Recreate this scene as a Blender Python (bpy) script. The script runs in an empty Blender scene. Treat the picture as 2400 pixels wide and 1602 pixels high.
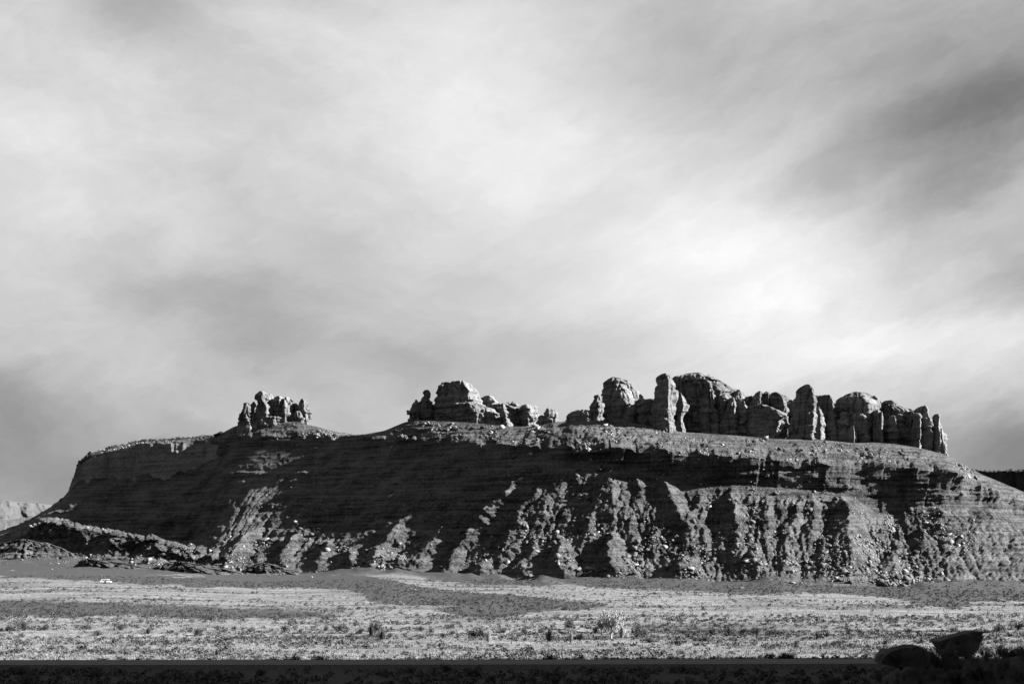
import bpy, bmesh, math
import numpy as np
from mathutils import Vector

# ------------------------------------------------------------------ camera
F = 3333.3                      # focal length in photo pixels (50 mm on 36 mm, photo 2400 px wide)
CX, CY = 1200.0, 801.0
HOR = 1290.0                    # photo row of the true horizon
PITCH = math.atan((HOR - CY) / F)
CAMZ = 15.0
scn = bpy.context.scene
cam_d = bpy.data.cameras.new('camera'); cam = bpy.data.objects.new('camera', cam_d)
scn.collection.objects.link(cam); scn.camera = cam
cam_d.sensor_width = 36.0; cam_d.lens = 50.0
cam_d.clip_start = 0.5; cam_d.clip_end = 60000.0
cam.location = (0, 0, CAMZ); cam.rotation_euler = (math.pi / 2 + PITCH, 0, 0)
cam_d.dof.use_dof = True; cam_d.dof.focus_distance = 620.0; cam_d.dof.aperture_fstop = 1.6

# ------------------------------------------------------------------ light
SUN_EL, SUN_PHI = math.radians(25.0), math.radians(-12.0)   # elevation; bearing measured from +X towards +Y
SUN = Vector((math.cos(SUN_EL) * math.cos(SUN_PHI), math.cos(SUN_EL) * math.sin(SUN_PHI), math.sin(SUN_EL)))
sd = bpy.data.lights.new('sun', 'SUN'); so = bpy.data.objects.new('sun', sd); scn.collection.objects.link(so)
sd.energy = 5.0; sd.angle = math.radians(0.5); sd.color = (1, 1, 1)
so.rotation_euler = SUN.to_track_quat('Z', 'Y').to_euler(); so.location = (300, 40, 300)
vs = scn.view_settings
vs.view_transform = 'Standard'; vs.look = 'None'; vs.gamma = 1.0; vs.use_curve_mapping = False
vs.exposure = 3.0

def pdir(px, py):
    a = (px - CX) / F; b = (CY - py) / F
    d = Vector((a, math.cos(PITCH) - b * math.sin(PITCH), math.sin(PITCH) + b * math.cos(PITCH)))
    return d.normalized()

def build_world():
    w = bpy.data.worlds.new('World'); scn.world = w; w.use_nodes = True
    nt = w.node_tree; N = nt.nodes; L = nt.links
    for n in list(N): N.remove(n)
    out = N.new('ShaderNodeOutputWorld'); bg = N.new('ShaderNodeBackground'); L.new(bg.outputs[0], out.inputs[0])
    bg.inputs[1].default_value = 0.1
    sky = N.new('ShaderNodeTexSky'); sky.sky_type = 'NISHITA'; sky.sun_disc = False
    sky.sun_elevation = SUN_EL; sky.sun_rotation = math.radians(90) - SUN_PHI
    bw = N.new('ShaderNodeRGBToBW'); L.new(sky.outputs[0], bw.inputs[0])
    tc = N.new('ShaderNodeTexCoord')
    def math_(op, a, b=None, c=None):
        m = N.new('ShaderNodeMath'); m.operation = op
        for i, v in enumerate((a, b, c)):
            if v is None: continue
            if isinstance(v, (int, float)): m.inputs[i].default_value = v
            else: L.new(v, m.inputs[i])
        return m.outputs[0]
    def mapped(loc, roty, scale):
        m = N.new('ShaderNodeMapping'); m.vector_type = 'TEXTURE'
        m.inputs['Location'].default_value = loc; m.inputs['Rotation'].default_value = (0, roty, 0)
        m.inputs['Scale'].default_value = scale
        return m
    # wispy warp shared by the cloud banks
    wn = N.new('ShaderNodeTexNoise'); wn.inputs['Scale'].default_value = 7.0; wn.inputs['Detail'].default_value = 8.0
    wn.inputs['Roughness'].default_value = 0.62
    mw = mapped((0, 0, 0), math.radians(-22), (1.9, 1.0, 0.75)); L.new(tc.outputs['Generated'], mw.inputs[0]); L.new(mw.outputs[0], wn.inputs['Vector'])
    sub = N.new('ShaderNodeVectorMath'); sub.operation = 'SUBTRACT'; L.new(wn.outputs['Color'], sub.inputs[0]); sub.inputs[1].default_value = (.5, .5, .5)
    sc = N.new('ShaderNodeVectorMath'); sc.operation = 'SCALE'; L.new(sub.outputs[0], sc.inputs[0]); sc.inputs['Scale'].default_value = 0.10
    ad = N.new('ShaderNodeVectorMath'); ad.operation = 'ADD'; L.new(tc.outputs['Generated'], ad.inputs[0]); L.new(sc.outputs[0], ad.inputs[1])
    # cloud texture
    def noise(scale, detail, rot, sxyz, rough=0.5):
        n = N.new('ShaderNodeTexNoise'); n.inputs['Scale'].default_value = scale; n.inputs['Detail'].default_value = detail
        n.inputs['Roughness'].default_value = rough
        m = mapped((0, 0, 0), rot, sxyz); L.new(ad.outputs[0], m.inputs[0]); L.new(m.outputs[0], n.inputs['Vector'])
        return math_('SUBTRACT', n.outputs['Fac'], 0.5)
    n1 = noise(5.5, 6.0, math.radians(-20), (1.5, 1, 0.85), 0.55)
    sx = N.new('ShaderNodeSeparateXYZ'); L.new(tc.outputs['Generated'], sx.inputs[0])
    side = N.new('ShaderNodeMapRange'); side.interpolation_type = 'SMOOTHSTEP'; L.new(sx.outputs['X'], side.inputs['Value'])
    side.inputs['From Min'].default_value = -0.16; side.inputs['From Max'].default_value = 0.20
    def two_way(scale, detail, deg_l, deg_r, sxyz, rough):
        a_ = noise(scale, detail, math.radians(deg_l), sxyz, rough); b_ = noise(scale * 1.13, detail, math.radians(deg_r), sxyz, rough)
        return math_('ADD', a_, math_('MULTIPLY', side.outputs['Result'], math_('SUBTRACT', b_, a_)))
    n2 = two_way(17.0, 9.0, 16, -18, (1.7, 1, 0.8), 0.60)
    n3 = two_way(30.0, 8.0, 20, -26, (3.2, 1, 0.7), 0.68)
    val = math_('ADD', 0.745, math_('MULTIPLY', n1, 0.26))
    val = math_('ADD', val, math_('MULTIPLY', n2, 0.20))
    val = math_('ADD', val, math_('MULTIPLY', n3, 0.13))
    # cloud banks: photo px, py, half-widths px, tilt deg (positive = rises to the right), strength (tone)
    banks = CLOUDS
    for (px, py, rx, ry, tilt, amt) in banks:
        d = pdir(px, py)
        m = mapped(tuple(d), math.radians(-tilt), (rx / F, 1.0, ry / F))
        L.new(ad.outputs[0], m.inputs[0])
        ln = N.new('ShaderNodeVectorMath'); ln.operation = 'LENGTH'; L.new(m.outputs[0], ln.inputs[0])
        mr = N.new('ShaderNodeMapRange'); mr.interpolation_type = 'SMOOTHERSTEP'
        L.new(ln.outputs['Value'], mr.inputs['Value'])
        mr.inputs['From Min'].default_value = 0.0; mr.inputs['From Max'].default_value = 1.0
        mr.inputs['To Min'].default_value = amt; mr.inputs['To Max'].default_value = 0.0
        val = math_('ADD', val, mr.outputs['Result'])
    val = math_('MAXIMUM', val, 0.12)
    lum = math_('POWER', val, 2.2)                   # tone to light
    lum = math_('MULTIPLY', lum, SKYGAIN)            # cloud radiance, in the sky texture's own scale
    clear = math_('MULTIPLY', bw.outputs[0], 0.04)   # what shows of the clear sky between the thin clouds
    tot = math_('ADD', lum, clear)
    L.new(tot, bg.inputs[0])

SKYGAIN = 1.08
CLOUDS = [
    (1350, 520, 1500, 620, -24, 0.15),
    (1800, 640, 560, 260, -10, 0.08),
    (1150, 220, 900, 420, -30, 0.07),
    (80, 300, 620, 520, 0, 0.14),
    (2230, 350, 600, 170, 22, -0.18),
    (2420, 130, 640, 260, 20, -0.14),
    (2420, 640, 220, 160, 30, -0.10),
    (330, 60, 260, 130, 10, -0.10),
    (80, 1060, 800, 270, -12, -0.27),
    (420, 690, 560, 150, -20, -0.10),
    (800, 870, 520, 120, -12, -0.08),
    (2450, 1060, 520, 170, -8, -0.38),
    (2200, 800, 420, 120, -4, 0.10),
    (1400, 840, 600, 100, 0, -0.04),
]
build_world()

# ------------------------------------------------------------------ helpers
rng = np.random.default_rng(7)
C = scn.collection

def P(px, py, Y):
    """photo pixel + distance along +Y (metres) -> world points (N,3)"""
    px = np.asarray(px, float); py = np.asarray(py, float); Y = np.asarray(Y, float)
    a = (px - CX) / F; b = (CY - py) / F
    dy = math.cos(PITCH) - b * math.sin(PITCH); dz = math.sin(PITCH) + b * math.cos(PITCH)
    k = Y / dy
    return np.stack(np.broadcast_arrays(a * k, Y, CAMZ + dz * k), -1)

def proj(p):
    p = np.asarray(p, float); x = p[..., 0]; y = p[..., 1]; z = p[..., 2] - CAMZ
    w = y * math.cos(PITCH) + z * math.sin(PITCH); u = -y * math.sin(PITCH) + z * math.cos(PITCH)
    w = np.where(np.abs(w) < 1e-3, 1e-3, w)
    return CX + F * x / w, CY - F * u / w

def _hash(ix, iy, iz, seed):
    with np.errstate(over='ignore'):
        h = ix.astype(np.uint32) * np.uint32(374761393) + iy.astype(np.uint32) * np.uint32(668265263) \
            + iz.astype(np.uint32) * np.uint32(2147483647) + np.uint32(seed * 974711 + 17)
        h = (h ^ (h >> np.uint32(13))) * np.uint32(1274126177)
        h = (h ^ (h >> np.uint32(16))) * np.uint32(2246822519)
        h ^= h >> np.uint32(15)
    return (h.astype(np.float64) / 4294967295.0) * 2 - 1

def vn2(x, y, seed=0):
    x, y = np.broadcast_arrays(np.asarray(x, float), np.asarray(y, float))
    x0 = np.floor(x); y0 = np.floor(y); fx = x - x0; fy = y - y0
    ix = x0.astype(np.int64); iy = y0.astype(np.int64); z = np.zeros_like(ix)
    fx = fx * fx * (3 - 2 * fx); fy = fy * fy * (3 - 2 * fy)
    a = _hash(ix, iy, z, seed); b = _hash(ix + 1, iy, z, seed); c = _hash(ix, iy + 1, z, seed); d = _hash(ix + 1, iy + 1, z, seed)
    return (a + (b - a) * fx) * (1 - fy) + (c + (d - c) * fx) * fy

def vn3(x, y, z, seed=0):
    x, y, z = np.broadcast_arrays(np.asarray(x, float), np.asarray(y, float), np.asarray(z, float))
    x0 = np.floor(x); y0 = np.floor(y); z0 = np.floor(z); fx = x - x0; fy = y - y0; fz = z - z0
    ix = x0.astype(np.int64); iy = y0.astype(np.int64); iz = z0.astype(np.int64)
    fx = fx * fx * (3 - 2 * fx); fy = fy * fy * (3 - 2 * fy); fz = fz * fz * (3 - 2 * fz)
    r = 0
    for dz, wz in ((0, 1 - fz), (1, fz)):
        a = _hash(ix, iy, iz + dz, seed); b = _hash(ix + 1, iy, iz + dz, seed)
        c = _hash(ix, iy + 1, iz + dz, seed); d = _hash(ix + 1, iy + 1, iz + dz, seed)
        r = r + wz * ((a + (b - a) * fx) * (1 - fy) + (c + (d - c) * fx) * fy)
    return r

def fbm2(x, y, seed=0, oct=4, gain=0.5):
    r = 0; a = 1.0; s = 0.0
    for i in range(oct):
        r = r + a * vn2(x * 2 ** i + 13.7 * i, y * 2 ** i + 7.3 * i, seed + i); s += a; a *= gain
    return r / s

def fbm3(x, y, z, seed=0, oct=3, gain=0.5):
    r = 0; a = 1.0; s = 0.0
    for i in range(oct):
        r = r + a * vn3(x * 2 ** i + 3.1 * i, y * 2 ** i + 5.7 * i, z * 2 ** i + 9.2 * i, seed + i); s += a; a *= gain
    return r / s

def sstep(a, b, x):
    t = np.clip((x - a) / (b - a), 0, 1); return t * t * (3 - 2 * t)

def mesh_np(name, v, f):
    """f: (n,k) int array (all same size) or list of such arrays"""
    me = bpy.data.meshes.new(name)
    fl = f if isinstance(f, list) else [f]
    v = np.asarray(v, np.float32).reshape(-1, 3)
    me.vertices.add(len(v)); me.vertices.foreach_set('co', v.ravel())
    loops = np.concatenate([a.ravel() for a in fl]).astype(np.int32)
    sizes = np.concatenate([np.full(len(a), a.shape[1], np.int32) for a in fl])
    starts = np.concatenate([[0], np.cumsum(sizes)[:-1]]).astype(np.int32)
    me.loops.add(len(loops)); me.loops.foreach_set('vertex_index', loops)
    me.polygons.add(len(sizes)); me.polygons.foreach_set('loop_start', starts); me.polygons.foreach_set('loop_total', sizes)
    me.update(calc_edges=True); me.validate()
    return me

def link(name, me, mat=None, parent=None, loc=(0, 0, 0)):
    o = bpy.data.objects.new(name, me); C.objects.link(o); o.location = loc
    if mat is not None and me is not None and not me.materials: me.materials.append(mat)
    if parent is not None: o.parent = parent
    return o

def tag(o, label, cat, group=None):
    o['label'] = label; o['category'] = cat
    if group: o['group'] = group
    return o

def empty(name, loc):
    o = bpy.data.objects.new(name, None); C.objects.link(o); o.location = loc; o.empty_display_size = 1.0
    return o

def grid_faces(nr, nc, wrap=False):
    i = np.arange(nr - 1)[:, None]; j = np.arange(nc if wrap else nc - 1)[None, :]
    j2 = (j + 1) % nc
    a = i * nc + j; b = i * nc + j2; c = (i + 1) * nc + j2; d = (i + 1) * nc + j
    return np.stack([a, b, c, d], -1).reshape(-1, 4)

def smooth1(a, k):
    if k < 2: return a
    pad = np.pad(a, (k, k), mode='edge'); ker = np.hanning(2 * k + 1); ker /= ker.sum()
    return np.convolve(pad, ker, 'same')[k:-k]

# ------------------------------------------------------------------ materials (all neutral: a black and white place)
def new_mat(name):
    m = bpy.data.materials.new(name); m.use_nodes = True
    nt = m.node_tree; b = nt.nodes['Principled BSDF']; b.inputs['Roughness'].default_value = 0.95
    b.inputs['Specular IOR Level'].default_value = 0.12
    return m, nt, b

def ramp(nt, fac, stops):
    r = nt.nodes.new('ShaderNodeValToRGB'); e = r.color_ramp.elements
    while len(e) < len(stops): e.new(0.5)
    for el, (p, g) in zip(e, stops): el.position = p; el.color = (g, g, g, 1)
    nt.links.new(fac, r.inputs[0]); return r.outputs[0]

def rock_mat(name, lo, hi, scale, bump=0.6, strata=0.0, bdist=0.6):
    m, nt, b = new_mat(name); N = nt.nodes; L = nt.links
    g = N.new('ShaderNodeNewGeometry')
    n = N.new('ShaderNodeTexNoise'); n.inputs['Scale'].default_value = scale; n.inputs['Detail'].default_value = 8; n.inputs['Roughness'].default_value = 0.65
    L.new(g.outputs['Position'], n.inputs['Vector'])
    n2 = N.new('ShaderNodeTexNoise'); n2.inputs['Scale'].default_value = scale * 0.12; n2.inputs['Detail'].default_value = 4
    L.new(g.outputs['Position'], n2.inputs['Vector'])
    mx = N.new('ShaderNodeMath'); mx.operation = 'ADD'; L.new(n.outputs['Fac'], mx.inputs[0])
    mm = N.new('ShaderNodeMath'); mm.operation = 'MULTIPLY_ADD'; L.new(n2.outputs['Fac'], mm.inputs[0]); mm.inputs[1].default_value = 0.8; mm.inputs[2].default_value = -0.4
    L.new(mm.outputs[0], mx.inputs[1]); fac = mx.outputs[0]
    if strata:
        mp = N.new('ShaderNodeMapping'); mp.inputs['Scale'].default_value = (0.03, 0.03, 0.9); L.new(g.outputs['Position'], mp.inputs[0])
        n3 = N.new('ShaderNodeTexNoise'); n3.inputs['Scale'].default_value = 1.0; n3.inputs['Detail'].default_value = 5; n3.inputs['Roughness'].default_value = 0.6
        L.new(mp.outputs[0], n3.inputs['Vector'])
        ms = N.new('ShaderNodeMath'); ms.operation = 'MULTIPLY_ADD'; L.new(n3.outputs['Fac'], ms.inputs[0]); ms.inputs[1].default_value = strata; ms.inputs[2].default_value = -strata / 2
        a2 = N.new('ShaderNodeMath'); a2.operation = 'ADD'; L.new(fac, a2.inputs[0]); L.new(ms.outputs[0], a2.inputs[1]); fac = a2.outputs[0]
    L.new(ramp(nt, fac, [(0.28, lo), (0.72, hi)]), b.inputs['Base Color'])
    if bump:
        bp = N.new('ShaderNodeBump'); bp.inputs['Strength'].default_value = bump; bp.inputs['Distance'].default_value = bdist
        L.new(fac, bp.inputs['Height']); L.new(bp.outputs[0], b.inputs['Normal'])
    return m

def plain_mat(name, g, rough=0.9, spec=0.1, var=0.0, scale=3.0):
    m, nt, b = new_mat(name); b.inputs['Roughness'].default_value = rough; b.inputs['Specular IOR Level'].default_value = spec
    n = nt.nodes.new('ShaderNodeTexNoise'); n.inputs['Scale'].default_value = scale; n.inputs['Detail'].default_value = 4
    gm = nt.nodes.new('ShaderNodeNewGeometry'); nt.links.new(gm.outputs['Position'], n.inputs['Vector'])
    nt.links.new(ramp(nt, n.outputs['Fac'], [(0.3, g * (1 - var)), (0.7, g * (1 + var))]), b.inputs['Base Color'])
    return m

M = {}
M['talus'] = rock_mat('talus_soil', 0.007, 0.054, 0.8, 1.0, 1.05, 1.2)
M['tower'] = rock_mat('tower_sandstone', 0.026, 0.092, 0.4, 0.6, 0.6)
M['cliff'] = rock_mat('cliff_sandstone', 0.034, 0.085, 0.5, 0.8, 0.3)
M['boulder'] = rock_mat('boulder_sandstone', 0.016, 0.07, 0.35, 0.4)
M['rubble'] = rock_mat('rubble_sandstone', 0.012, 0.145, 0.5, 0.4)
M['boulder_pale'] = rock_mat('boulder_pale_sandstone', 0.07, 0.14, 0.8, 0.4)
M['boulder_dark'] = rock_mat('boulder_dark_rock', 0.016, 0.034, 2.5, 0.4, 0, 0.1)  # darker rock tone for the near knoll blocks and one small boulder
M['far'] = rock_mat('far_cliff_sandstone', 0.02, 0.045, 0.06, 0.5, 0.3, 3.0)
M['plateau'] = rock_mat('wooded_plateau', 0.006, 0.02, 0.1, 0.5, 0, 2.0)
M['asphalt'] = plain_mat('asphalt', 0.03, 0.85, 0.2, 0.15, 4.0)
M['paint'] = plain_mat('road_paint', 0.16, 0.8, 0.2, 0.2, 2.0)
M['shrub_dark'] = plain_mat('dark_shrub_foliage', 0.017, var=0.4, scale=1.5)
M['shrub_mid'] = plain_mat('grey_sage_foliage', 0.036, var=0.35, scale=1.5)
M['shrub_pale'] = plain_mat('pale_dry_twigs', 0.13, var=0.25, scale=1.5)
M['shade_scrub'] = plain_mat('shade_scrub_foliage', 0.034, var=0.5, scale=0.8)  # dark foliage tone that helps the near strip look shaded
M['grass'] = plain_mat('dry_pale_grass', 0.125, var=0.35, scale=0.35)
M['white'] = plain_mat('white_paint', 0.35, 0.4, 0.4, 0.03)
M['glass'] = plain_mat('dark_glass', 0.02, 0.15, 0.5)
M['rubber'] = plain_mat('black_rubber', 0.02, 0.8)
M['steel'] = plain_mat('grey_steel', 0.45, 0.4, 0.4)
M['wood'] = plain_mat('weathered_wood', 0.05, var=0.3)

# ------------------------------------------------------------------ mesa control table
# px : foot(v,Y), lower(v,Y), upper(v,Y), bench(v,Y), ledge base(v,Y), ledge top(v,Y), crest(v,Y); None = filled in
TAB = [
 (-200, (1307, 800), (1300, 826), (1296, 832), (1294, 854), (1290, 910), (1289, 914), (1288, 920)),
 (-60, (1309, 770), (1296, 796), (1290, 802), (1284, 849), (1266, 905), (1265, 909), (1264, 914)),
 (0, (1310, 755), (1292, 781), (1278, 787), (1272, 844), (1247, 900), (1246, 904), (1245, 910)),
 (50, (1311, 742), (1290, 768), (1268, 774), (1258, 840), (1229, 896), (1228, 900), (1227, 905)),
 (72, (1312, 737), (1280, 763), (1232, 769), (1226, 840), (1217, 896), (1216, 900), (1215, 905)),
 (90, (1312, 733), (1278, 759), (1219, 765), (1214, 842), (1206, 898), (1205, 902), (1204, 907)),
 (120, (1313, 727), (1282, 753), (1221, 759), (1214, 844), (1190, 900), (1188, 905), (1186, 910)),
 (156, (1315, 720), (1286, 746), (1228, 752), (1220, 849), (1164, 905), (1162, 910), (1161, 914)),
 (166, (1315, 718), (1287, 744), (1231, 750), (1222, 852), (1150, 908), (1142, 912), (1141, 916)),
 (181, (1316, 715), (1288, 741), (1235, 747), (1225, 856), (1128, 912), (1094, 915), (1088, 918)),
 (190, (1316, 713), (1289, 739), (1237, 745), (1226, 856), (1126, 912), (1080, 915), (1075, 919)),
 (215, (1318, 708), (1290, 734), (1242, 740), (1230, 850), (1122, 906), (1070, 910), (1060, 920)),
 (270, (1322, 698), (1291, 724), (1250, 730), (1240, 840), (1118, 896), (1058, 900), (1047, 916)),
 (330, (1327, 688), (1297, 714), (1260, 720), (1248, 825), (1115, 881), (1045, 886), (1034, 906)),
 (400, (1331, 676), (1310, 702), (1275, 708), (1262, 805), (1112, 861), (1040, 866), (1030, 886)),
 (450, (1335, 668), (1318, 694), (1289, 700), (1276, 800), (1105, 856), (1036, 862), (1026, 881)),
 (505, (1338, 678), (1327, 685), (1305, 691), (1225, 766), (1075, 844), (1035, 849), (1023, 860)),
 (550, (1343, 672), (1334, 678), (1318, 684), (1165, 777), (1054, 829), (1028, 834), (998, 849)),
 (600, (1346, 665), None, None, None, (1046, 817), (1022, 822), (988, 840)),
 (700, (1347, 650), None, None, None, (1045, 797), (1022, 802), (988, 823)),
 (740, (1345, 644), None, None, None, (1045, 789), (1022, 794), (999, 816)),
 (780, (1343, 638), None, None, None, (1045, 780), (1022, 785), (1009, 806)),
 (840, (1343, 629), None, None, None, (1046, 768), (1024, 773), (1019, 797)),
 (900, (1340, 620), None, None, None, (1050, 748), (1028, 753), (1009, 778)),
 (950, (1344, 613), None, None, None, (1053, 734), (1032, 739), (988, 764)),
 (1000, (1352, 606), None, None, None, (1055, 719), (1034, 724), (985, 750)),
 (1100, (1357, 592), None, None, None, (1062, 694), (1040, 698), (990, 729)),
 (1200, (1357, 579), None, None, None, (1070, 672), (1046, 676), (999, 708)),
 (1260, (1360, 572), None, None, None, (1073, 661), (1048, 665), (998, 699)),
 (1300, (1362, 568), None, None, None, (1075, 655), (1050, 659), (988, 693)),
 (1400, (1366, 559), None, None, None, (1082, 643), (1053, 647), (985, 687)),
 (1500, (1367, 553), None, None, None, (1096, 634), (1060, 639), (993, 684)),
 (1600, (1370, 549), None, None, None, (1128, 626), (1069, 632), (1012, 682)),
 (1700, (1374, 547), None, None, None, (1130, 623), (1078, 629), (1018, 680)),
 (1800, (1364, 546), None, None, None, (1140, 622), (1083, 630), (1026, 682)),
 (1900, (1370, 548), None, None, None, (1145, 622), (1092, 632), (1027, 685)),
 (2000, (1373, 551), None, None, None, (1160, 625), (1103, 636), (1038, 688)),
 (2045, (1375, 553), None, None, None, (1196, 627), (1094, 638), (1036, 689)),
 (2100, (1376, 555), None, None, None, (1206, 631), (1096, 640), (1040, 690)),
 (2150, (1377, 557), None, None, None, (1184, 631), (1104, 640), (1048, 690)),
 (2215, (1377, 560), None, None, None, (1180, 632), (1113, 640), (1064, 690)),
 (2262, (1377, 563), None, None, None, (1178, 636), (1124, 642), (1090, 690)),
 (2300, (1376, 566), None, None, None, (1184, 642), (1142, 646), (1110, 690)),
 (2400, (1377, 576), None, None, None, (1212, 656), (1182, 660), (1152, 690)),
 (2560, (1379, 588), None, None, None, (1258, 668), (1236, 672), (1216, 690)),
 (2680, (1382, 575), None, None, None, (1262, 660), (1238, 664), (1222, 685)),
 (2800, (1384, 570), None, None, None, (1270, 655), (1248, 660), (1230, 680)),
]
TPX = np.array([t[0] for t in TAB], float)
NCOL = 1280
COLPX = np.linspace(-200, 2800, NCOL)
def rot(px): return np.interp(px, [1450, 2450], [0.0, -36.0])
lev_pts = []
for t in TAB:
    t = (t[0],) + tuple(None if q is None else (q[0], q[1] + float(rot(t[0]))) for q in t[1:])
    L0, L4 = P(t[0], *t[1]), P(t[0], *t[5])
    pts = [L0]
    for k, fr in ((2, .25), (3, .5), (4, .75)):
        if t[k] is None:
            q = L0 + (L4 - L0) * fr
            q[2] -= (L4[2] - L0[2]) * float(np.interp(t[0], [600, 1000, 1300], [0.15, 0.15, 0.12])) * math.sin(math.pi * fr) * (1.15 - 0.3 * fr)   # concave talus
            pts.append(q)
        else: pts.append(P(t[0], *t[k]))
    pts += [L4, P(t[0], *t[6]), P(t[0], *t[7])]
    lev_pts.append(pts)
lev_pts = np.array(lev_pts)                       # (ntab,7,3)
UNDER = 1
LEV = np.zeros((7, NCOL, 3))
for k in range(7):
    for c in range(3):
        LEV[k, :, c] = smooth1(np.interp(COLPX, TPX, lev_pts[:, k, c]), 26 if k in (2, 3) else 6)
_u = (0.55 + 0.45 * np.interp(COLPX, [1250, 1420, 1500, 1560, 1640, 1660, 1760, 1850, 1900, 2000, 2100, 2250], [.2, 1, .6, 1, .2, 1, .9, .3, .8, .4, 1, 1])) * sstep(1250, 1400, COLPX) * (1 - sstep(2240, 2275, COLPX))
LEV[5, :, 1] -= 9.5 * _u; LEV[4, :, 1] += 0.0
FOOT_U = LEV[0, :, 0] / LEV[0, :, 1]; FOOT_Y = LEV[0, :, 1]; FOOT_Z = smooth1(LEV[0, :, 2], 40)

# ------------------------------------------------------------------ ground
def hill(X, Y):
    """the hill the photographer stands on: its unseen ridge to the right, out of frame, is added to shade the road"""
    ys = [-400, -200, 0, 30, 60, 100, 130, 154, 172, 190, 200, 212]
    xf = np.interp(Y, ys, [-60, -62, -60, -50, -22, 4, 24, 42, 56, 69, 78, 90])
    gent = np.interp(Y, ys, [13, 13.2, 13.4, 13.6, 10, 8, 6.5, 4.5, 3, 2, .5, 0])
    wid = np.interp(Y, ys, [60, 60, 60, 66, 44, 36, 28, 20, 14, 8, 6, 5])
    top = np.interp(Y, ys, [80, 90, 100, 104, 106, 108, 108, 99, 69, 36, 7, 0])  # heights of the added ridge shaped to set where its shadow ends
    rise = np.interp(Y, ys, [80, 78, 76, 76, 76, 76, 76, 66, 58, 51, 44, 40])
    q = X - xf
    a = gent * np.clip(q / wid, 0, 1) ** 1.25
    s = np.clip((q - wid) / rise, 0, 1)
    return a + (top - gent) * s * s * (3 - 2 * s) * (q > 0) * np.where(q > 500, np.clip(1 - (q - 500) / 300, 0, 1), 1)

MOUNDS = []
for (px_, v_, Y_, wx_, wy_, h_) in [(70, 1300, 715, 34, 14, 7.0), (10, 1306, 690, 30, 10, 4.0), (285, 1330, 640, 22, 9, 4.0), (180, 1318, 665, 14, 8, 3.0), (480, 1338, 640, 26, 9, 3.5), (600, 1344, 628, 20, 8, 2.5), (410, 1333, 650, 14, 7, 2.5)]:
    q_ = P(px_, v_, Y_); MOUNDS.append((float(q_[0]), Y_, wx_, wy_, h_))
def mounds(X, Y):
    z = 0
    for (mx, my, wx, wy, h) in MOUNDS:
        z = z + h * np.exp(-(np.abs((X - mx) / wx) ** 2.2 + ((Y - my) / wy) ** 2)) * (.45 + .3 * fbm2(X / 6, Y / 3, 44, 4))
    return z

def knoll(X, Y):
    # low rise with boulders in the bottom right corner, about 30 m away
    return 0.92 * np.exp(-((X - 9.2) / 1.7) ** 2 - ((Y - 30.5) / 2.4) ** 2) + 0.5 * np.exp(-((X - 12.0) / 1.6) ** 2 - ((Y - 31) / 3.0) ** 2) + 0.62 * np.exp(-((X - 7.8) / 1.0) ** 2 - ((Y - 29.5) / 2.0) ** 2)

def ground_z(X, Y):
    X = np.asarray(X, float); Y = np.asarray(Y, float)
    Ys = np.maximum(Y, 1.0); u = np.clip(X / Ys, -.5, .55)
    zf = np.interp(u, FOOT_U, FOOT_Z); yf = np.interp(u, FOOT_U, FOOT_Y)
    t = np.clip((Y - 240) / (yf - 240), 0, 1)
    z = (zf + 0.0) * t ** 1.6
    fr = sstep(150, 230, Y) * (1 - sstep(1200, 2500, Y))
    z = z + fr * (0.16 * fbm2(X / 9, Y / 9, 3, 3) + 0.10 * fbm2(X / 2.2, Y / 2.2, 5, 2))
    # shallow wash lined with brush
    w = Y - (270 + 10 * np.sin(X / 40))
    z = z - 0.7 * np.exp(-(w / 6.0) ** 2) * (Y > 0)
    edge = yf - Y
    fan = np.clip(1 - 2.6 * np.abs(fbm2(X / 30, Y / 200, 46, 3)), 0, 1)
    z = z + (2.4 * fan + .5 * fbm2(X / 5, Y / 7, 48, 4)) * np.clip(1 - edge / 30.0, 0, 1) ** 1.8 * (edge > -40) * (Y > 300)
    z = z + mounds(X, Y)
    h = hill(X, Y)
    rough = np.clip(h / 8, 0, 1)
    return z + h + knoll(X, Y) + rough * (0.25 * fbm2(X / 4, Y / 4, 21, 3) + 4.0 * np.clip((h - 14) / 12, 0, 1) * fbm2(X / 14, Y / 14, 23, 5))

def ground_hit(px, py, y0=60.0, y1=1500.0):
    """where the pixel's ray meets the ground"""
    Y = np.concatenate([np.arange(y0, 330, 0.25), np.arange(330, y1, 0.5)])
    p = P(px, py, Y); gz = ground_z(p[:, 0], p[:, 1]); i = np.argmax(p[:, 2] < gz)
    q = p[i]; q[2] = gz[i]; return q

def in_poly(x, y, poly):
    poly = np.array(poly, float); n = len(poly); r = np.zeros(x.shape, bool); j = n - 1
    for i in range(n):
        xi, yi = poly[i]; xj, yj = poly[j]
        c = ((yi > y) != (yj > y)) & (x < (xj - xi) * (y - yi) / (yj - yi + 1e-9) + xi)
        r ^= c; j = i
    return r

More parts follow.
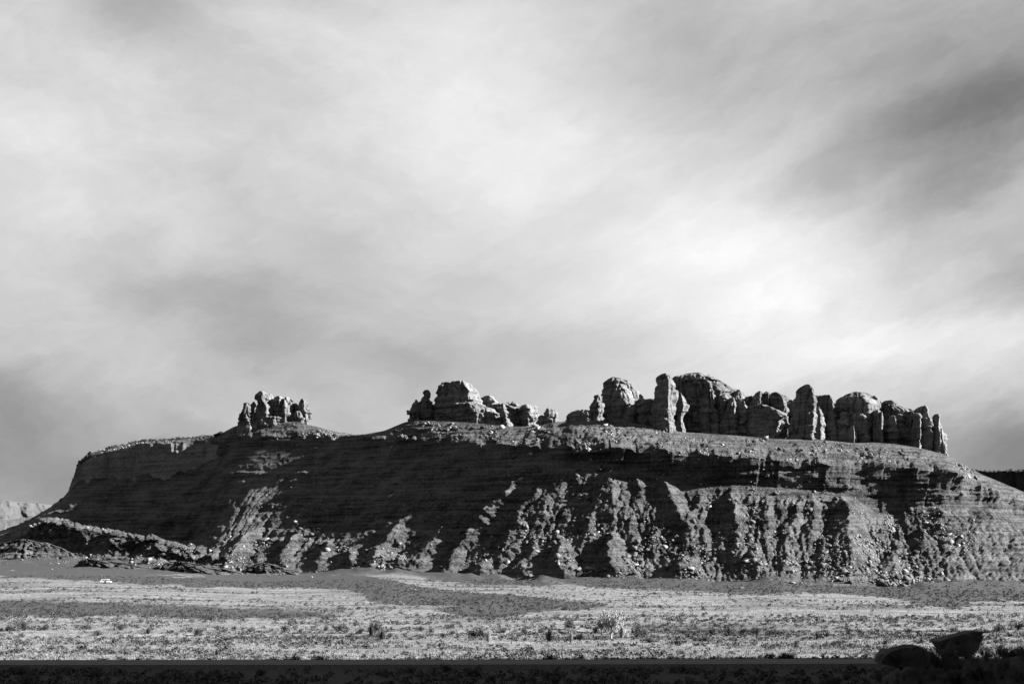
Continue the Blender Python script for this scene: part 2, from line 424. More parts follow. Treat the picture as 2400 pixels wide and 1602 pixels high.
SCRUB = [[(-400, 1285), (300, 1305), (700, 1335), (640, 1350), (420, 1346), (300, 1350), (150, 1343), (60, 1338), (-400, 1342)],  # outlines of the grey scrub belts on the plain (photo px, projected to the ground)
 [(-300, 1338), (150, 1339), (240, 1346), (420, 1350), (560, 1344), (720, 1341), (850, 1346), (950, 1366), (1060, 1384), (1210, 1394), (1300, 1402), (1405, 1414), (1380, 1428),
  (1240, 1434), (1205, 1444), (1110, 1448), (1015, 1430), (1110, 1422), (900, 1414), (870, 1398), (820, 1384), (700, 1377), (620, 1380), (500, 1374), (380, 1372), (250, 1366), (230, 1360), (100, 1353), (-300, 1350)],
 [(-300, 1406), (150, 1410), (300, 1414), (450, 1421), (600, 1426), (720, 1431), (800, 1440), (640, 1450), (450, 1448), (300, 1442), (150, 1448), (-300, 1455)],
 [(1250, 1350), (1400, 1378), (1560, 1384), (1750, 1390), (1900, 1388), (2100, 1402), (2220, 1424), (2300, 1408), (2700, 1402), (2700, 1360)],
 [(1000, 1350), (1300, 1362), (1250, 1374), (1000, 1362)],
]

def cover(X, Y, Z):
    px, py = proj(np.stack([X, Y, Z], -1))
    n = fbm2(X / 12, Y / 30, 31, 4); n2 = fbm2(X / 3, Y / 6, 33, 3)
    qx = px + 60 * n; qy = py + 9.0 * n + 6.0 * n2
    c = np.zeros(X.shape)
    for pl in SCRUB: c = np.maximum(c, in_poly(qx, qy, pl).astype(float))
    streak = sstep(0.12, 0.45, fbm2(X / 45 + 5, Y / 14, 35, 4))
    c = np.maximum(c, 0.55 * streak)
    u = np.clip(X / np.maximum(Y, 1), -.5, .55)
    edge = np.interp(u, FOOT_U, FOOT_Y) - Y
    c = np.maximum(c, 1 - sstep(6, 34, edge + 16 * n))                 # bare debris apron at the foot of the mesa
    for (mx, my, wx, wy, h) in MOUNDS: c = np.maximum(c, sstep(.25, .6, np.exp(-((X - mx) / wx) ** 2 - ((Y - my) / wy) ** 2) + .12 * n))
    return c * (Y > 205)

ang_f = np.radians(np.linspace(-25, 25, 400))
ang_o = np.radians(np.linspace(25, 335, 140))[1:-1]
ANG = np.concatenate([ang_f, ang_o])
rad = np.concatenate([np.geomspace(2, 150, 70)[:-1], np.arange(150, 330, 1.3), np.arange(330, 640, 3.0), np.arange(640, 1000, 6), np.geomspace(1000, 40000, 40)])
RR, AA = np.meshgrid(rad, ANG, indexing='ij')
GX = RR * np.sin(AA); GY = RR * np.cos(AA); GZ = ground_z(GX, GY)
gv = np.concatenate([np.stack([GX, GY, GZ], -1).reshape(-1, 3), [[0, 0, float(ground_z(0, 0))]]])
nr, nc = GX.shape
gf = grid_faces(nr, nc, True)[:, ::-1]
cen = np.stack([np.full(nc, nr * nc), np.arange(nc), (np.arange(nc) + 1) % nc], -1)[:, ::-1]
gme = mesh_np('ground', gv, [gf, cen])
at = gme.attributes.new('cover', 'FLOAT', 'POINT')
cv = np.append(cover(GX, GY, GZ).ravel(), 0).astype(np.float32); at.data.foreach_set('value', cv)
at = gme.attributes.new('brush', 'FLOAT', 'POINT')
bv = np.append((1 - sstep(188, 196, GY - 0.02 * GX + 3 * fbm2(GX / 9, GY / 9, 40, 2))).ravel(), 1).astype(np.float32); at.data.foreach_set('value', bv)  # brush ground before the road, with shade darkened into its colour

def ground_mat():
    m, nt, b = new_mat('desert_ground'); N = nt.nodes; L = nt.links
    g = N.new('ShaderNodeNewGeometry')
    def noise(scale, detail, rough=0.6, stretch=None):
        n = N.new('ShaderNodeTexNoise'); n.inputs['Scale'].default_value = scale; n.inputs['Detail'].default_value = detail; n.inputs['Roughness'].default_value = rough
        if stretch:
            mp = N.new('ShaderNodeMapping'); mp.inputs['Scale'].default_value = stretch; L.new(g.outputs['Position'], mp.inputs[0]); L.new(mp.outputs[0], n.inputs['Vector'])
        else: L.new(g.outputs['Position'], n.inputs['Vector'])
        return n.outputs['Fac']
    fine = noise(0.9, 6, 0.7); big = noise(0.10, 6, 0.65, (0.35, 1.6, 1))
    pale = N.new('ShaderNodeMix'); pale.data_type = 'RGBA'; pale.blend_type = 'MULTIPLY'; pale.inputs[0].default_value = 1.0
    L.new(ramp(nt, fine, [(0.34, 0.018), (0.50, 0.088), (0.66, 0.155)]), pale.inputs[6]); L.new(ramp(nt, big, [(0.36, 0.45), (0.50, 0.85), (0.64, 1.15)]), pale.inputs[7])
    dark = ramp(nt, fine, [(0.36, 0.010), (0.64, 0.033)])
    brush = ramp(nt, fine, [(0.38, 0.007), (0.66, 0.022)])  # brush ground tone, lowered to deepen the shade of the near strip
    def att(nm):
        a = N.new('ShaderNodeAttribute'); a.attribute_name = nm; return a.outputs['Fac']
    m1 = N.new('ShaderNodeMix'); m1.data_type = 'RGBA'; L.new(att('cover'), m1.inputs[0]); L.new(pale.outputs[2], m1.inputs[6]); L.new(dark, m1.inputs[7])
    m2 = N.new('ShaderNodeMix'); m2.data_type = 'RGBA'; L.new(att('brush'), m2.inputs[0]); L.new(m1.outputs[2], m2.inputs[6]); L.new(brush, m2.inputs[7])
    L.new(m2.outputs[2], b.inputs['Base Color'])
    bp = N.new('ShaderNodeBump'); bp.inputs['Strength'].default_value = 0.5; bp.inputs['Distance'].default_value = 0.25
    L.new(fine, bp.inputs['Height']); L.new(bp.outputs[0], b.inputs['Normal'])
    return m
M['ground'] = ground_mat()
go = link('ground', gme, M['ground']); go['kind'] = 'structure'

# ------------------------------------------------------------------ road
def build_road():
    X = np.linspace(-420, 75, 120); yc = 190.3 + 0.9 * np.exp((X + 20) / 60.0)
    yc = np.minimum(yc, 260)
    def strip(off0, off1, z0, z1):
        a = np.stack([X, yc + off0, np.full_like(X, z0)], -1); b = np.stack([X, yc + off1, np.full_like(X, z1)], -1)
        return np.concatenate([a, b]), grid_faces(2, len(X))
    v1, f1 = strip(-4.2, 4.2, 0.55, 0.55)
    me = mesh_np('road', v1, f1); o = link('road', me, M['asphalt']); o['kind'] = 'structure'
    # gravel embankment below it
    parts = [strip(-6.0, -4.25, -0.4, 0.53), strip(-4.25, 4.25, 0.53, 0.53), strip(4.25, 6.0, 0.53, -0.4)]
    vs_, fs_, n = [], [], 0
    for v, f in parts: vs_.append(v); fs_.append(f + n); n += len(v)
    me = mesh_np('embankment', np.concatenate(vs_), np.concatenate(fs_)); e = link('embankment', me, plain_mat('roadside_gravel', 0.03, var=0.4, scale=3), o)
    for off in (-3.7, 3.7):
        v, f = strip(off - .07, off + .07, 0.556, 0.556); link('edge_line', mesh_np('edge_line', v, f), M['paint'], o)
    for off in (-0.2, 0.2):
        v, f = strip(off - .06, off + .06, 0.556, 0.556); link('centre_line', mesh_np('centre_line', v, f), M['paint'], o)
build_road()

# ------------------------------------------------------------------ mesa
SPURS = [  # apex px,v  base px,v  half width at base px, height m
 (1979, 1150, 1985, 1366, 78, 8.0), (1915, 1150, 1890, 1300, 34, 3.5), (1872, 1148, 1846, 1340, 36, 4.5), (1795, 1145, 1800, 1330, 40, 4.0),
 (1712, 1128, 1735, 1335, 48, 4.5), (1640, 1140, 1655, 1300, 38, 3.0), (1560, 1108, 1612, 1250, 46, 5.5), (1500, 1094, 1520, 1220, 34, 4.0),
 (1430, 1082, 1440, 1215, 60, 5.0), (1365, 1090, 1350, 1200, 34, 3.0), (2190, 1182, 2235, 1262, 62, 4.0), (2105, 1232, 2112, 1310, 26, 3.5),
 (2150, 1228, 2180, 1300, 30, 3.5), (2205, 1250, 2230, 1330, 24, 3.0), (2280, 1180, 2360, 1260, 60, 5.0), (2230, 1300, 2260, 1365, 30, 3),
 (1432, 1240, 1450, 1360, 50, 6.0), (1610, 1305, 1592, 1368, 60, 5.0), (1530, 1225, 1545, 1300, 26, 4.0), (1330, 1260, 1318, 1364, 50, 6.0),
 (1250, 1280, 1225, 1362, 36, 4.0), (1380, 1210, 1385, 1290, 26, 3.5), (1488, 1210, 1490, 1270, 18, 3.0), (1655, 1225, 1668, 1285, 20, 3.0), (1690, 1230, 1700, 1300, 18, 3.5),
 (1780, 1270, 1775, 1370, 40, 4.0), (1845, 1255, 1832, 1365, 36, 4.5), (1935, 1260, 1925, 1330, 18, 3.0), (2080, 1290, 2100, 1370, 45, 3.5),
 (985, 1195, 880, 1330, 36, 6.5), (1085, 1200, 960, 1345, 36, 5.0), (1190, 1150, 1060, 1335, 30, 5.5), (1270, 1130, 1180, 1300, 28, 5.0), (1240, 1100, 1140, 1230, 22, 3.5),
 (705, 1248, 655, 1335, 30, 5.5), (620, 1232, 545, 1318, 36, 6.0), (785, 1258, 745, 1340, 24, 5.0), (860, 1270, 820, 1345, 26, 5.0), (412, 1204, 362, 1262, 17, 5.0), (545, 1108, 420, 1165, 13, 3.6), (505, 1112, 440, 1150, 9, 3.0),
 (850, 1186, 735, 1222, 18, 4.0), (960, 1290, 930, 1340, 30, 4.0), (1160, 1310, 1130, 1356, 30, 5.0), (1075, 1315, 1050, 1355, 26, 3.5), (930, 1330, 985, 1345, 30, 2.5),
 (620, 1285, 600, 1345, 40, 3.0), (1330, 1110, 1280, 1180, 22, 3.0),
]

def build_mesa():
    counts = [44, 42, 50, 50, 40, 60]
    rows = []; seg = []
    for k, n in enumerate(counts):
        t = np.arange(n) / n
        rows.append(LEV[k][None] * (1 - t)[:, None, None] + LEV[k + 1][None] * t[:, None, None]); seg += [k + x for x in t]
    rows.append(LEV[6][None]); seg.append(6.0)
    B = np.concatenate(rows); seg = np.array(seg)
    nr = len(B)
    bx, bv = proj(B)
    # outward horizontal normal of the slope
    fl = np.stack([smooth1(LEV[0, :, 0] * .5 + LEV[4, :, 0] * .5, 60), smooth1(LEV[0, :, 1] * .5 + LEV[4, :, 1] * .5, 60)], -1)
    tg = np.gradient(fl, axis=0); tg /= np.linalg.norm(tg, axis=1)[:, None]
    nh = np.stack([tg[:, 1], -tg[:, 0]], -1)
    px = np.broadcast_to(COLPX, bx.shape)
    S = seg[:, None]
    tal = np.clip(np.minimum((S - 0.0) / 0.35, (4.0 - S) / 0.5), 0, 1)       # talus weight
    led = np.clip(1 - np.abs(S - 4.5) / 0.62, 0, 1) ** 0.5
    ter = np.clip(np.minimum((S - 5.0) / 0.2, (6.0 - S) / 0.3), 0, 1)
    # gullies: run down the fall line, which leans left on the left flank
    k = np.interp(px, [0, 900, 1250, 1500, 1900, 2300], [0.9, 0.95, 0.6, 0.1, -0.15, -0.6])
    s = px + k * (bv - 1380)
    sm = s * 0.19                                                            # about metres
    zz = B[..., 2]
    warp = 3.4 * fbm2(sm / 15, zz / 13, 50, 4)
    right = sstep(1050, 1450, px)
    mid = sstep(0.0, 0.9, S) * (1 - 0.55 * sstep(2.6, 4.0, S))
    r1 = 1 - np.abs(fbm2((sm + 1.6 * warp) / 27, zz / 110, 51, 2)) * 2
    r2 = 1 - np.abs(fbm2((sm + 1.8 * warp) / 8.5, zz / 34, 53, 3)) * 2
    r3 = 1 - np.abs(fbm2((sm + .6 * warp) / 2.6, zz / 16, 55, 2)) * 2
    rough = 1 - 2.2 * np.abs(fbm2(sm / 2.4 + .5 * vn2(px / 9, bv / 9, 58), bv / 12.0, 57, 4, 0.62))
    rough2 = fbm2(px * 0.19 / 3.6, bv / 13.0, 59, 5, 0.62)
    lower = 0.35 + 0.65 * sstep(1120, 1240, bv)
    hw = np.where(px < 1150, lower, 1.0)                                     # upper left flank is smooth debris
    d = tal * mid * hw * ((1.0 + 0.3 * right) * (r1 - .4) + 0.6 * (r2 - .4) + 0.3 * (r3 - .4))
    d += tal * (0.60 * rough + 1.15 * rough2) * (0.5 + 0.5 * hw)
    for (ax, av, ex, ev, w, h) in SPURS:
        t = np.clip((bv - av) / (ev - av), -0.05, 1.25)
        xc = ax + (ex - ax) * t + 9 * vn2(bv / 26, np.full_like(bv, ax), 61) + 5 * vn2(bv / 9, px / 30, 62)
        ww = np.maximum(1.5 * w * (0.14 + 0.84 * np.clip(t, 0, 1)), 3)
        r = np.abs(px - xc) / ww
        d += ((0.85 if w >= 44 else 0.40) if ax > 1250 else 0.70) * h * np.clip(1 - r, 0, 1) ** 1.25 * sstep(-0.05, 0.35, t) * (1 - 0.75 * sstep(0.75, 1.25, t)) * (0.35 + 0.65 * np.clip(S / 0.5, 0, 1)) * np.clip((4.2 - S) / .4, 0, 1)
    # running water: flow collects from row to row and cuts branching gullies
    lo_r = int(np.searchsorted(seg, 4.0)); rw = np.random.default_rng(5)
    for it in range(2):
        acc = np.zeros_like(d); flow = np.ones(NCOL)
        shift = -k * 1.05 / (3000.0 / NCOL)                              # columns per row along the fall line
        idx = np.arange(NCOL)
        for i in range(lo_r, -1, -1):
            acc[i] = flow
            if i == 0: break
            dv = (bv[i - 1] - bv[i])
            nxt = d[i - 1] + .10 * rw.random(NCOL)
            best = np.full(NCOL, 1e9); tgt = idx.copy()
            for o_ in range(-3, 3):
                j = np.clip(idx + o_, 0, NCOL - 1)
                cst = nxt[j] + 0.22 * np.abs(o_ - shift[i] * dv)
                m_ = cst < best; best[m_] = cst[m_]; tgt[m_] = j[m_]
            flow = np.bincount(tgt, weights=flow + 0.06, minlength=NCOL)
        ca = np.clip(np.log1p(acc) / math.log(60.0), 0, 1.3)
        def blur(a, w):
            ker = np.hanning(2 * w + 3)[1:-1]; ker /= ker.sum()
            return np.apply_along_axis(lambda r_: np.convolve(r_, ker, 'same'), 1, a)
        bl = .7 * blur(ca, 1) + .9 * blur(ca, 3) + .9 * blur(ca, 9)
        bl = (2 * bl + np.roll(bl, 1, 0) + np.roll(bl, -1, 0)) / 4
        cut = bl * (0.25 + 0.75 * sstep(3.95, 3.2, S)) * (0.15 + .85 * sstep(0.05, 0.9, S)) * hw
        d -= (0.95 if it == 0 else 0.5) * cut
    ACC = bl
    # bedding: hard beds stand out as thin steps
    zd = zz + 0.028 * B[..., 0] + 0.9 * fbm2(px / 160, zz / 30, 63, 2)
    per = 4.6; fr = (zd / per) % 1.0
    bed_hard = 0.5 + 0.5 * vn2(np.floor(zd / per) * 7.3, px / 120.0, 65)
    msk = np.clip(0.32 + 1.5 * fbm2(px / 70, zz / 9, 67, 3), 0, 1)
    stp = (np.clip(fr / 0.75, 0, 1) - np.clip((fr - 0.75) / 0.25, 0, 1))
    step_amt = tal * (2.9 * bed_hard * msk) * stp
    fr2 = ((zd + 1.1) / 1.7) % 1.0
    step_amt += tal * sstep(1150, 1290, bv) * 0.8 * np.clip(fbm2(px / 40, zz / 5, 69, 2) + .35, 0, 1) * (np.clip(fr2 / .7, 0, 1) - np.clip((fr2 - .7) / .3, 0, 1))
    out = d * 0.62 + step_amt
    up = d * 0.62
    # cliff band: jointed blocks
    cellx = px / 46 + 0.8 * vn2(px / 31, zz * 0, 71)
    blk = _hash(np.floor(cellx).astype(np.int64), np.floor(S * 0).astype(np.int64), np.zeros(px.shape, np.int64), 73)
    cx2 = px / 13 + 0.7 * vn2(px / 9, zz / 6, 75)
    blk2 = _hash(np.floor(cx2).astype(np.int64), np.floor(zz / 2.6 + .8 * vn2(px / 40, zz * 0, 77)).astype(np.int64), np.zeros(px.shape, np.int64), 79)
    flute = 1 - np.abs(fbm2(px / 12, zz / 60, 81, 2)) * 2
    lefty = 1 - sstep(480, 620, px)
    out += led * (2.2 * blk * right + 0.35 * blk2 + 1.6 * lefty * (flute - .4) + 0.5 * vn2(zz / 0.9, px / 90, 83))
    oc = np.clip(1 - np.abs(S - 1.55) / 0.75, 0, 1) ** .5 * (1 - sstep(500, 580, px))
    ob = _hash(np.floor(px / 24 + vn2(px / 17, zz / 5, 91)).astype(np.int64), np.floor(zz / 4.5 + .8 * vn2(px / 30, zz * 0, 92)).astype(np.int64), np.zeros(px.shape, np.int64), 93)
    out += oc * (2.4 * ob + 2.6 * fbm2(px / 30, zz / 10, 94, 4) + 1.0 * blk2)
    up += oc * 1.3 * fbm2(px / 22, S * 3, 95, 4)
    out += led * right * (1.8 * fbm2(px / 60, zz / 5, 96, 4) - 1.2 * np.clip(vn2(zz / 1.7, px / 260, 97), 0, 1))
    rim = np.exp(-((S - 5.0) / 0.22) ** 2)
    rb = _hash(np.floor(px / 21 + .8 * vn2(px / 13, zz * 0, 88)).astype(np.int64), np.zeros(px.shape, np.int64), np.zeros(px.shape, np.int64), 89)
    up += rim * (1.0 * rb + 1.6 * fbm2(px / 34, zz * 0, 90, 4)); out += rim * 1.6 * rb
    # right-hand end: fluted cliff
    out += led * sstep(2255, 2290, px) * 1.8 * (flute - .3)
    # terrace debris
    dt = ter * (1.1 * fbm2(sm / 5, bv / 9, 85, 4) + 0.5 * rough)
    st2 = ter * 1.9 * np.clip(0.2 + fbm2(px / 90, zz / 4, 87, 2), 0, 1) * (np.clip(((zd / 3.1) % 1.0) / .75, 0, 1) - np.clip((((zd / 3.1) % 1.0) - .75) / .25, 0, 1))
    out += st2; up += dt
    D = B.copy()
    D[..., 0] += nh[None, :, 0] * out; D[..., 1] += nh[None, :, 1] * out; D[..., 2] += up
    # skirt under the plain, hidden top and back side
    sk = LEV[0].copy(); sk[:, 2] -= 5; sk[:, :2] += nh * 10
    b1 = LEV[6].copy(); b1[:, 1] += 45; b1[:, 2] -= 4; b2 = LEV[6].copy(); b2[:, 1] += 75; b2[:, 2] = b2[:, 2] * .6; b3 = LEV[6].copy(); b3[:, 1] += 160; b3[:, 2] = -4
    V = np.concatenate([sk[None], D, b1[None], b2[None], b3[None]])
    me = mesh_np('mesa', V.reshape(-1, 3), grid_faces(len(V), NCOL))
    o = link('mesa', me, M['talus']); o['kind'] = 'structure'
    me.materials.append(M['cliff'])
    rs_ = np.concatenate([[-1], seg[:], [9, 9, 9]])[:len(V) - 1]
    jit = 3 * vn2(COLPX / 12, COLPX * 0, 99)
    mi = ((rs_[:, None] > 3.98 + .03 * jit[None, :-1]) & (rs_[:, None] < 5.0) & (COLPX[None, :-1] + 12 * vn2(rs_[:, None] * 3, COLPX[None, :-1] / 30, 98) < 500)).astype(np.int32)
    me.polygons.foreach_set('material_index', mi.ravel())
    return D, seg, ACC
MESA, MSEG, MACC = build_mesa()
MPX, MPV = proj(MESA)

def mesa_hit(px, py):
    """frontmost mesa point seen at a pixel"""
    d2 = (MPX - px) ** 2 + (MPV - py) ** 2
    i = np.argsort(d2.ravel())[:6]; pts = MESA.reshape(-1, 3)[i]
    return pts[np.argmin(pts[:, 1])]

# ------------------------------------------------------------------ rock towers
def section(e, roundness=0.5, NS=88):
    pts = np.array([(-1, .35), (-.93, -.30), (e * .5 - .45, -.72), (e, -1), (e * .5 + .5, -.62), (1, -.02), (.93, .62), (.35, 1), (-.5, .95)], float)
    n = len(pts); res = []
    for i in range(n):
        p0, p1, p2, p3 = pts[i - 1], pts[i], pts[(i + 1) % n], pts[(i + 2) % n]
        for t in np.linspace(0, 1, 24, endpoint=False):
            c = .5 * ((2 * p1) + (-p0 + p2) * t + (2 * p0 - 5 * p1 + 4 * p2 - p3) * t * t + (-p0 + 3 * p1 - 3 * p2 + p3) * t ** 3)
            l = p1 + (p2 - p1) * t
            res.append(l + (c - l) * roundness)
    res = np.array(res)
    seg = np.linalg.norm(np.roll(res, -1, 0) - res, axis=1); cum = np.concatenate([[0], np.cumsum(seg)])
    s = np.linspace(0, cum[-1], NS, endpoint=False); ext = np.vstack([res, res[:1]])
    r = np.stack([np.interp(s, cum, ext[:, 0]), np.interp(s, cum, ext[:, 1])], -1)
    mn, mxx = r[:, 0].min(), r[:, 0].max(); r[:, 0] = (r[:, 0] - mn) / (mxx - mn) * 2 - 1
    return r

def loft_mesh(rows, Y, depth, e=0.3, seed=1, rough=1.0, dome=0.35, below=7.0, roundness=0.5, lean=0.0, taper=0.55, res=1.0, turn=0.17):
    """rows: (v, xl, xr) top to bottom in photo px at distance Y; depth: half depth in metres"""
    rows = np.array(rows, float); Y = Y + float(rot(rows[:, 1:].mean()))
    zl = P(rows[:, 1], rows[:, 0], Y); zr = P(rows[:, 2], rows[:, 0], Y)
    z = zl[:, 2]; xl, xr = zl[:, 0], zr[:, 0]
    o = np.argsort(z); z, xl, xr = z[o], xl[o], xr[o]
    H = z[-1] - z[0]; nz = int(np.clip(H / (0.33 * res), 20, 110))
    zi = np.linspace(z[0], z[-1], nz)
    a = np.interp(zi, z, xl); b = np.interp(zi, z, xr)
    ksm = 1
    a = smooth1(a, ksm); b = smooth1(b, ksm)
    zb = np.linspace(z[0] - below, z[0], 6)[:-1]
    grow = np.linspace(1.0, 0, 6)[:-1] * 0.8
    zi = np.concatenate([zb, zi]); a = np.concatenate([a[0] - grow, a]); b = np.concatenate([b[0] + grow, b])
    c = (a + b) / 2; w = (b - a) / 2; wm = w.max()
    ry = depth * ((1 - taper) + taper * (w / wm) ** 1.1)
    # cap
    w0, c0, r0, z0 = w[-1], c[-1], ry[-1], zi[-1]
    for t in (0.82, 0.62, 0.40, 0.18, 0.03):
        zi = np.append(zi, z0 + dome * min(w0, 2.5) * (1 - t * t)); w = np.append(w, w0 * t); c = np.append(c, c0); ry = np.append(ry, r0 * t)
    NS = int(np.clip(2 * (2.2 * wm + 2.2 * depth) / (0.48 * res), 40, 160))
    sec = section(e, roundness, NS)
    n = len(zi)
    nx = np.roll(sec[:, 1], -1) - np.roll(sec[:, 1], 1); ny = -(np.roll(sec[:, 0], -1) - np.roll(sec[:, 0], 1))
    X = c[:, None] + w[:, None] * sec[None, :, 0]
    Yy = Y + ry[:, None] * sec[None, :, 1] + lean * (zi - zi[0])[:, None] - turn * w[:, None] * sec[None, :, 0]
    Z = np.broadcast_to(zi[:, None], X.shape).copy()
    nX = nx[None] * ry[:, None]; nY = ny[None] * w[:, None]; ln = np.hypot(nX, nY) + 1e-9
    nX = nX / ln; nY = nY / ln
    sgn = np.sign((nX * sec[None, :, 0] * w[:, None] + nY * sec[None, :, 1] * ry[:, None]).sum()); nX *= sgn; nY *= sgn
    small = np.clip(w / 3.0, 0.15, 1)[:, None]
    th = np.cumsum(np.linalg.norm(np.roll(sec * [wm, depth], -1, 0) - sec * [wm, depth], axis=1))
    th = np.broadcast_to(th[None], X.shape)
    d = 0.85 * fbm3(X / 5, Yy / 5, Z / 7, seed, 4, 0.55)
    d += 0.42 * vn3(X / 30, Yy / 30, Z / 0.9 + seed, seed + 11) + 0.30 * vn3(X / 9, Yy / 9, Z / 2.7, seed + 12)      # bedding
    cr = np.abs(fbm3(X / 5.0, Yy / 5.0, Z / 40, seed + 20, 2))
    d -= 2.0 * np.clip(1 - cr / 0.07, 0, 1) ** .7                                                           # vertical joints
    cr2 = np.abs(vn3(X / 2.6, Yy / 2.6, Z / 22, seed + 22)); d -= 0.6 * np.clip(1 - cr2 / 0.09, 0, 1)
    bed = np.abs(vn3(X / 40, Yy / 40, Z / 3.4, seed + 25)); d -= 0.5 * np.clip(1 - bed / 0.10, 0, 1)
    bedi = Z / 2.3 + .9 * vn3(X / 14, Yy / 14, Z / 6, seed + 60); b0 = np.floor(bedi).astype(np.int64)
    d += 0.62 * _hash(b0, b0 * 0, b0 * 0 + seed, 7) * np.clip((1 - np.abs(bedi - b0 - .5) * 2) * 5, 0, 1)
    ci = np.floor(th / 5.5 + .8 * vn2(Z / 7.0, th / 9, seed + 6)).astype(np.int64); cj = np.floor(Z / 6.5 + .7 * vn2(th / 7, Z / 12, seed + 8)).astype(np.int64)
    d += 0.95 * _hash(ci, cj, np.zeros_like(ci), seed + 33)
    # angular blocks
    bi = np.floor(th / 3.3 + .7 * vn2(Z / 3.0, th / 5, seed + 3)).astype(np.int64); bj = np.floor(Z / 2.8 + .6 * vn2(th / 6, Z / 9, seed + 4)).astype(np.int64)
    d += 0.34 * _hash(bi, bj, np.zeros_like(bi), seed + 30)
    d += 0.16 * fbm3(X / .9, Yy / .9, Z / .9, seed + 40, 2)
    d = d * rough * small
    capf = np.ones(n); capf[-5:] = [.9, .7, .5, .3, .1]
    d = d * capf[:, None]
    X = X + nX * d; Yy = Yy + nY * d; Z = Z + 0.15 * rough * small * fbm3(X / 1.5, Yy / 1.5, Z / 3, seed + 50, 2)
    V = np.stack([X, Yy, Z], -1).reshape(-1, 3)
    top = np.array([[c0, Y + lean * (zi[-1] - zi[0]) + 0, Z[-1].mean()]])
    F4 = grid_faces(n, NS, True)
    base = (n - 1) * NS
    F3 = np.stack([base + np.arange(NS), base + (np.arange(NS) + 1) % NS, np.full(NS, n * NS)], -1)
    V = np.vstack([V, top])
    # outward orientation
    f0 = F4[(n // 2) * NS]; e1 = V[f0[1]] - V[f0[0]]; e2 = V[f0[3]] - V[f0[0]]; nn = np.cross(e1, e2)
    if np.dot(nn[:2], V[f0[0]][:2] - [c[n // 2], Y]) < 0: F4 = F4[:, ::-1]; F3 = F3[:, ::-1]
    return V, [F4, F3]

def formation(name, label, cat, group, parts, base, mat='tower'):
    """one rock formation: an empty at its base with its pillars, blocks and domes as parts"""
    bp = P(base[0], base[1], base[2] + float(rot(base[0]))); root = empty(name, tuple(bp)); tag(root, label, cat, group)
    for i, pt in enumerate(parts):
        pn, rows, Y, depth = pt[:4]; kw = dict(pt[4]) if len(pt) > 4 else {}
        kw.setdefault('seed', 100 + abs(hash_(label)) % 800 + i * 7)
        V, Fs = loft_mesh(rows, Y, depth, **kw)
        link(pn, mesh_np(pn, V - bp, Fs), M[mat], root)
    return root

def hash_(s):
    h = 7
    for ch in s: h = (h * 31 + ord(ch)) % 100003
    return h

CASTLE = 'rock formations on the left knob and middle of the mesa'
WALL = 'rock towers along the right crest of the mesa'
formation('castle_butte', 'crumbling castle of short rock pillars crowning the leftmost knob of the mesa', 'rock formation', CASTLE, [
    ('base_block', [(978, 560, 690), (990, 558, 700), (1000, 556, 712)], 836, 9, dict(e=0.2, dome=.1, rough=.8)),
    ('pillar', [(945, 570, 583), (957, 570, 585), (962, 567, 585), (969, 563, 585), (979, 562, 586), (996, 558, 600)], 833, 3.2, dict(e=0.4)),
    ('pillar', [(941, 592, 596), (948, 586, 599), (980, 585, 600), (996, 584, 602)], 835, 3, dict(e=0.6)),
    ('pillar', [(917, 608, 618), (921, 603, 623), (926, 601, 626), (941, 601, 629), (957, 599, 636), (985, 598, 640), (997, 596, 644)], 834, 5, dict(e=0.45, dome=.2)),
    ('pillar', [(924, 630, 637), (930, 627, 640), (945, 626, 643), (970, 626, 645)], 839, 3, dict(e=0.2)),
    ('pillar', [(929, 647, 659), (934, 644, 662), (950, 642, 664), (975, 640, 667), (992, 638, 670)], 836, 4, dict(e=0.3)),
    ('pillar', [(931, 667, 679), (936, 665, 684), (955, 664, 686), (966, 666, 686), (985, 664, 692)], 835, 4, dict(e=0.0)),
    ('pillar', [(938, 665, 671), (945, 663, 675), (960, 662, 677), (980, 662, 680)], 830, 3, dict(e=-0.1)),
    ('connecting_block', [(946, 686, 697), (955, 684, 699), (975, 684, 704), (985, 684, 706)], 838, 3, dict(e=.2)),
    ('pillar', [(935, 704, 718), (938, 700, 720), (946, 697, 723), (957, 697, 725), (972, 700, 726), (988, 706, 728), (996, 706, 731)], 834, 4.2, dict(e=0.35, dome=.15)),
    ('rubble_block', [(964, 692, 702), (972, 690, 708), (986, 690, 713)], 828, 2.6, dict(e=-.1)),
], (640, 992, 836))

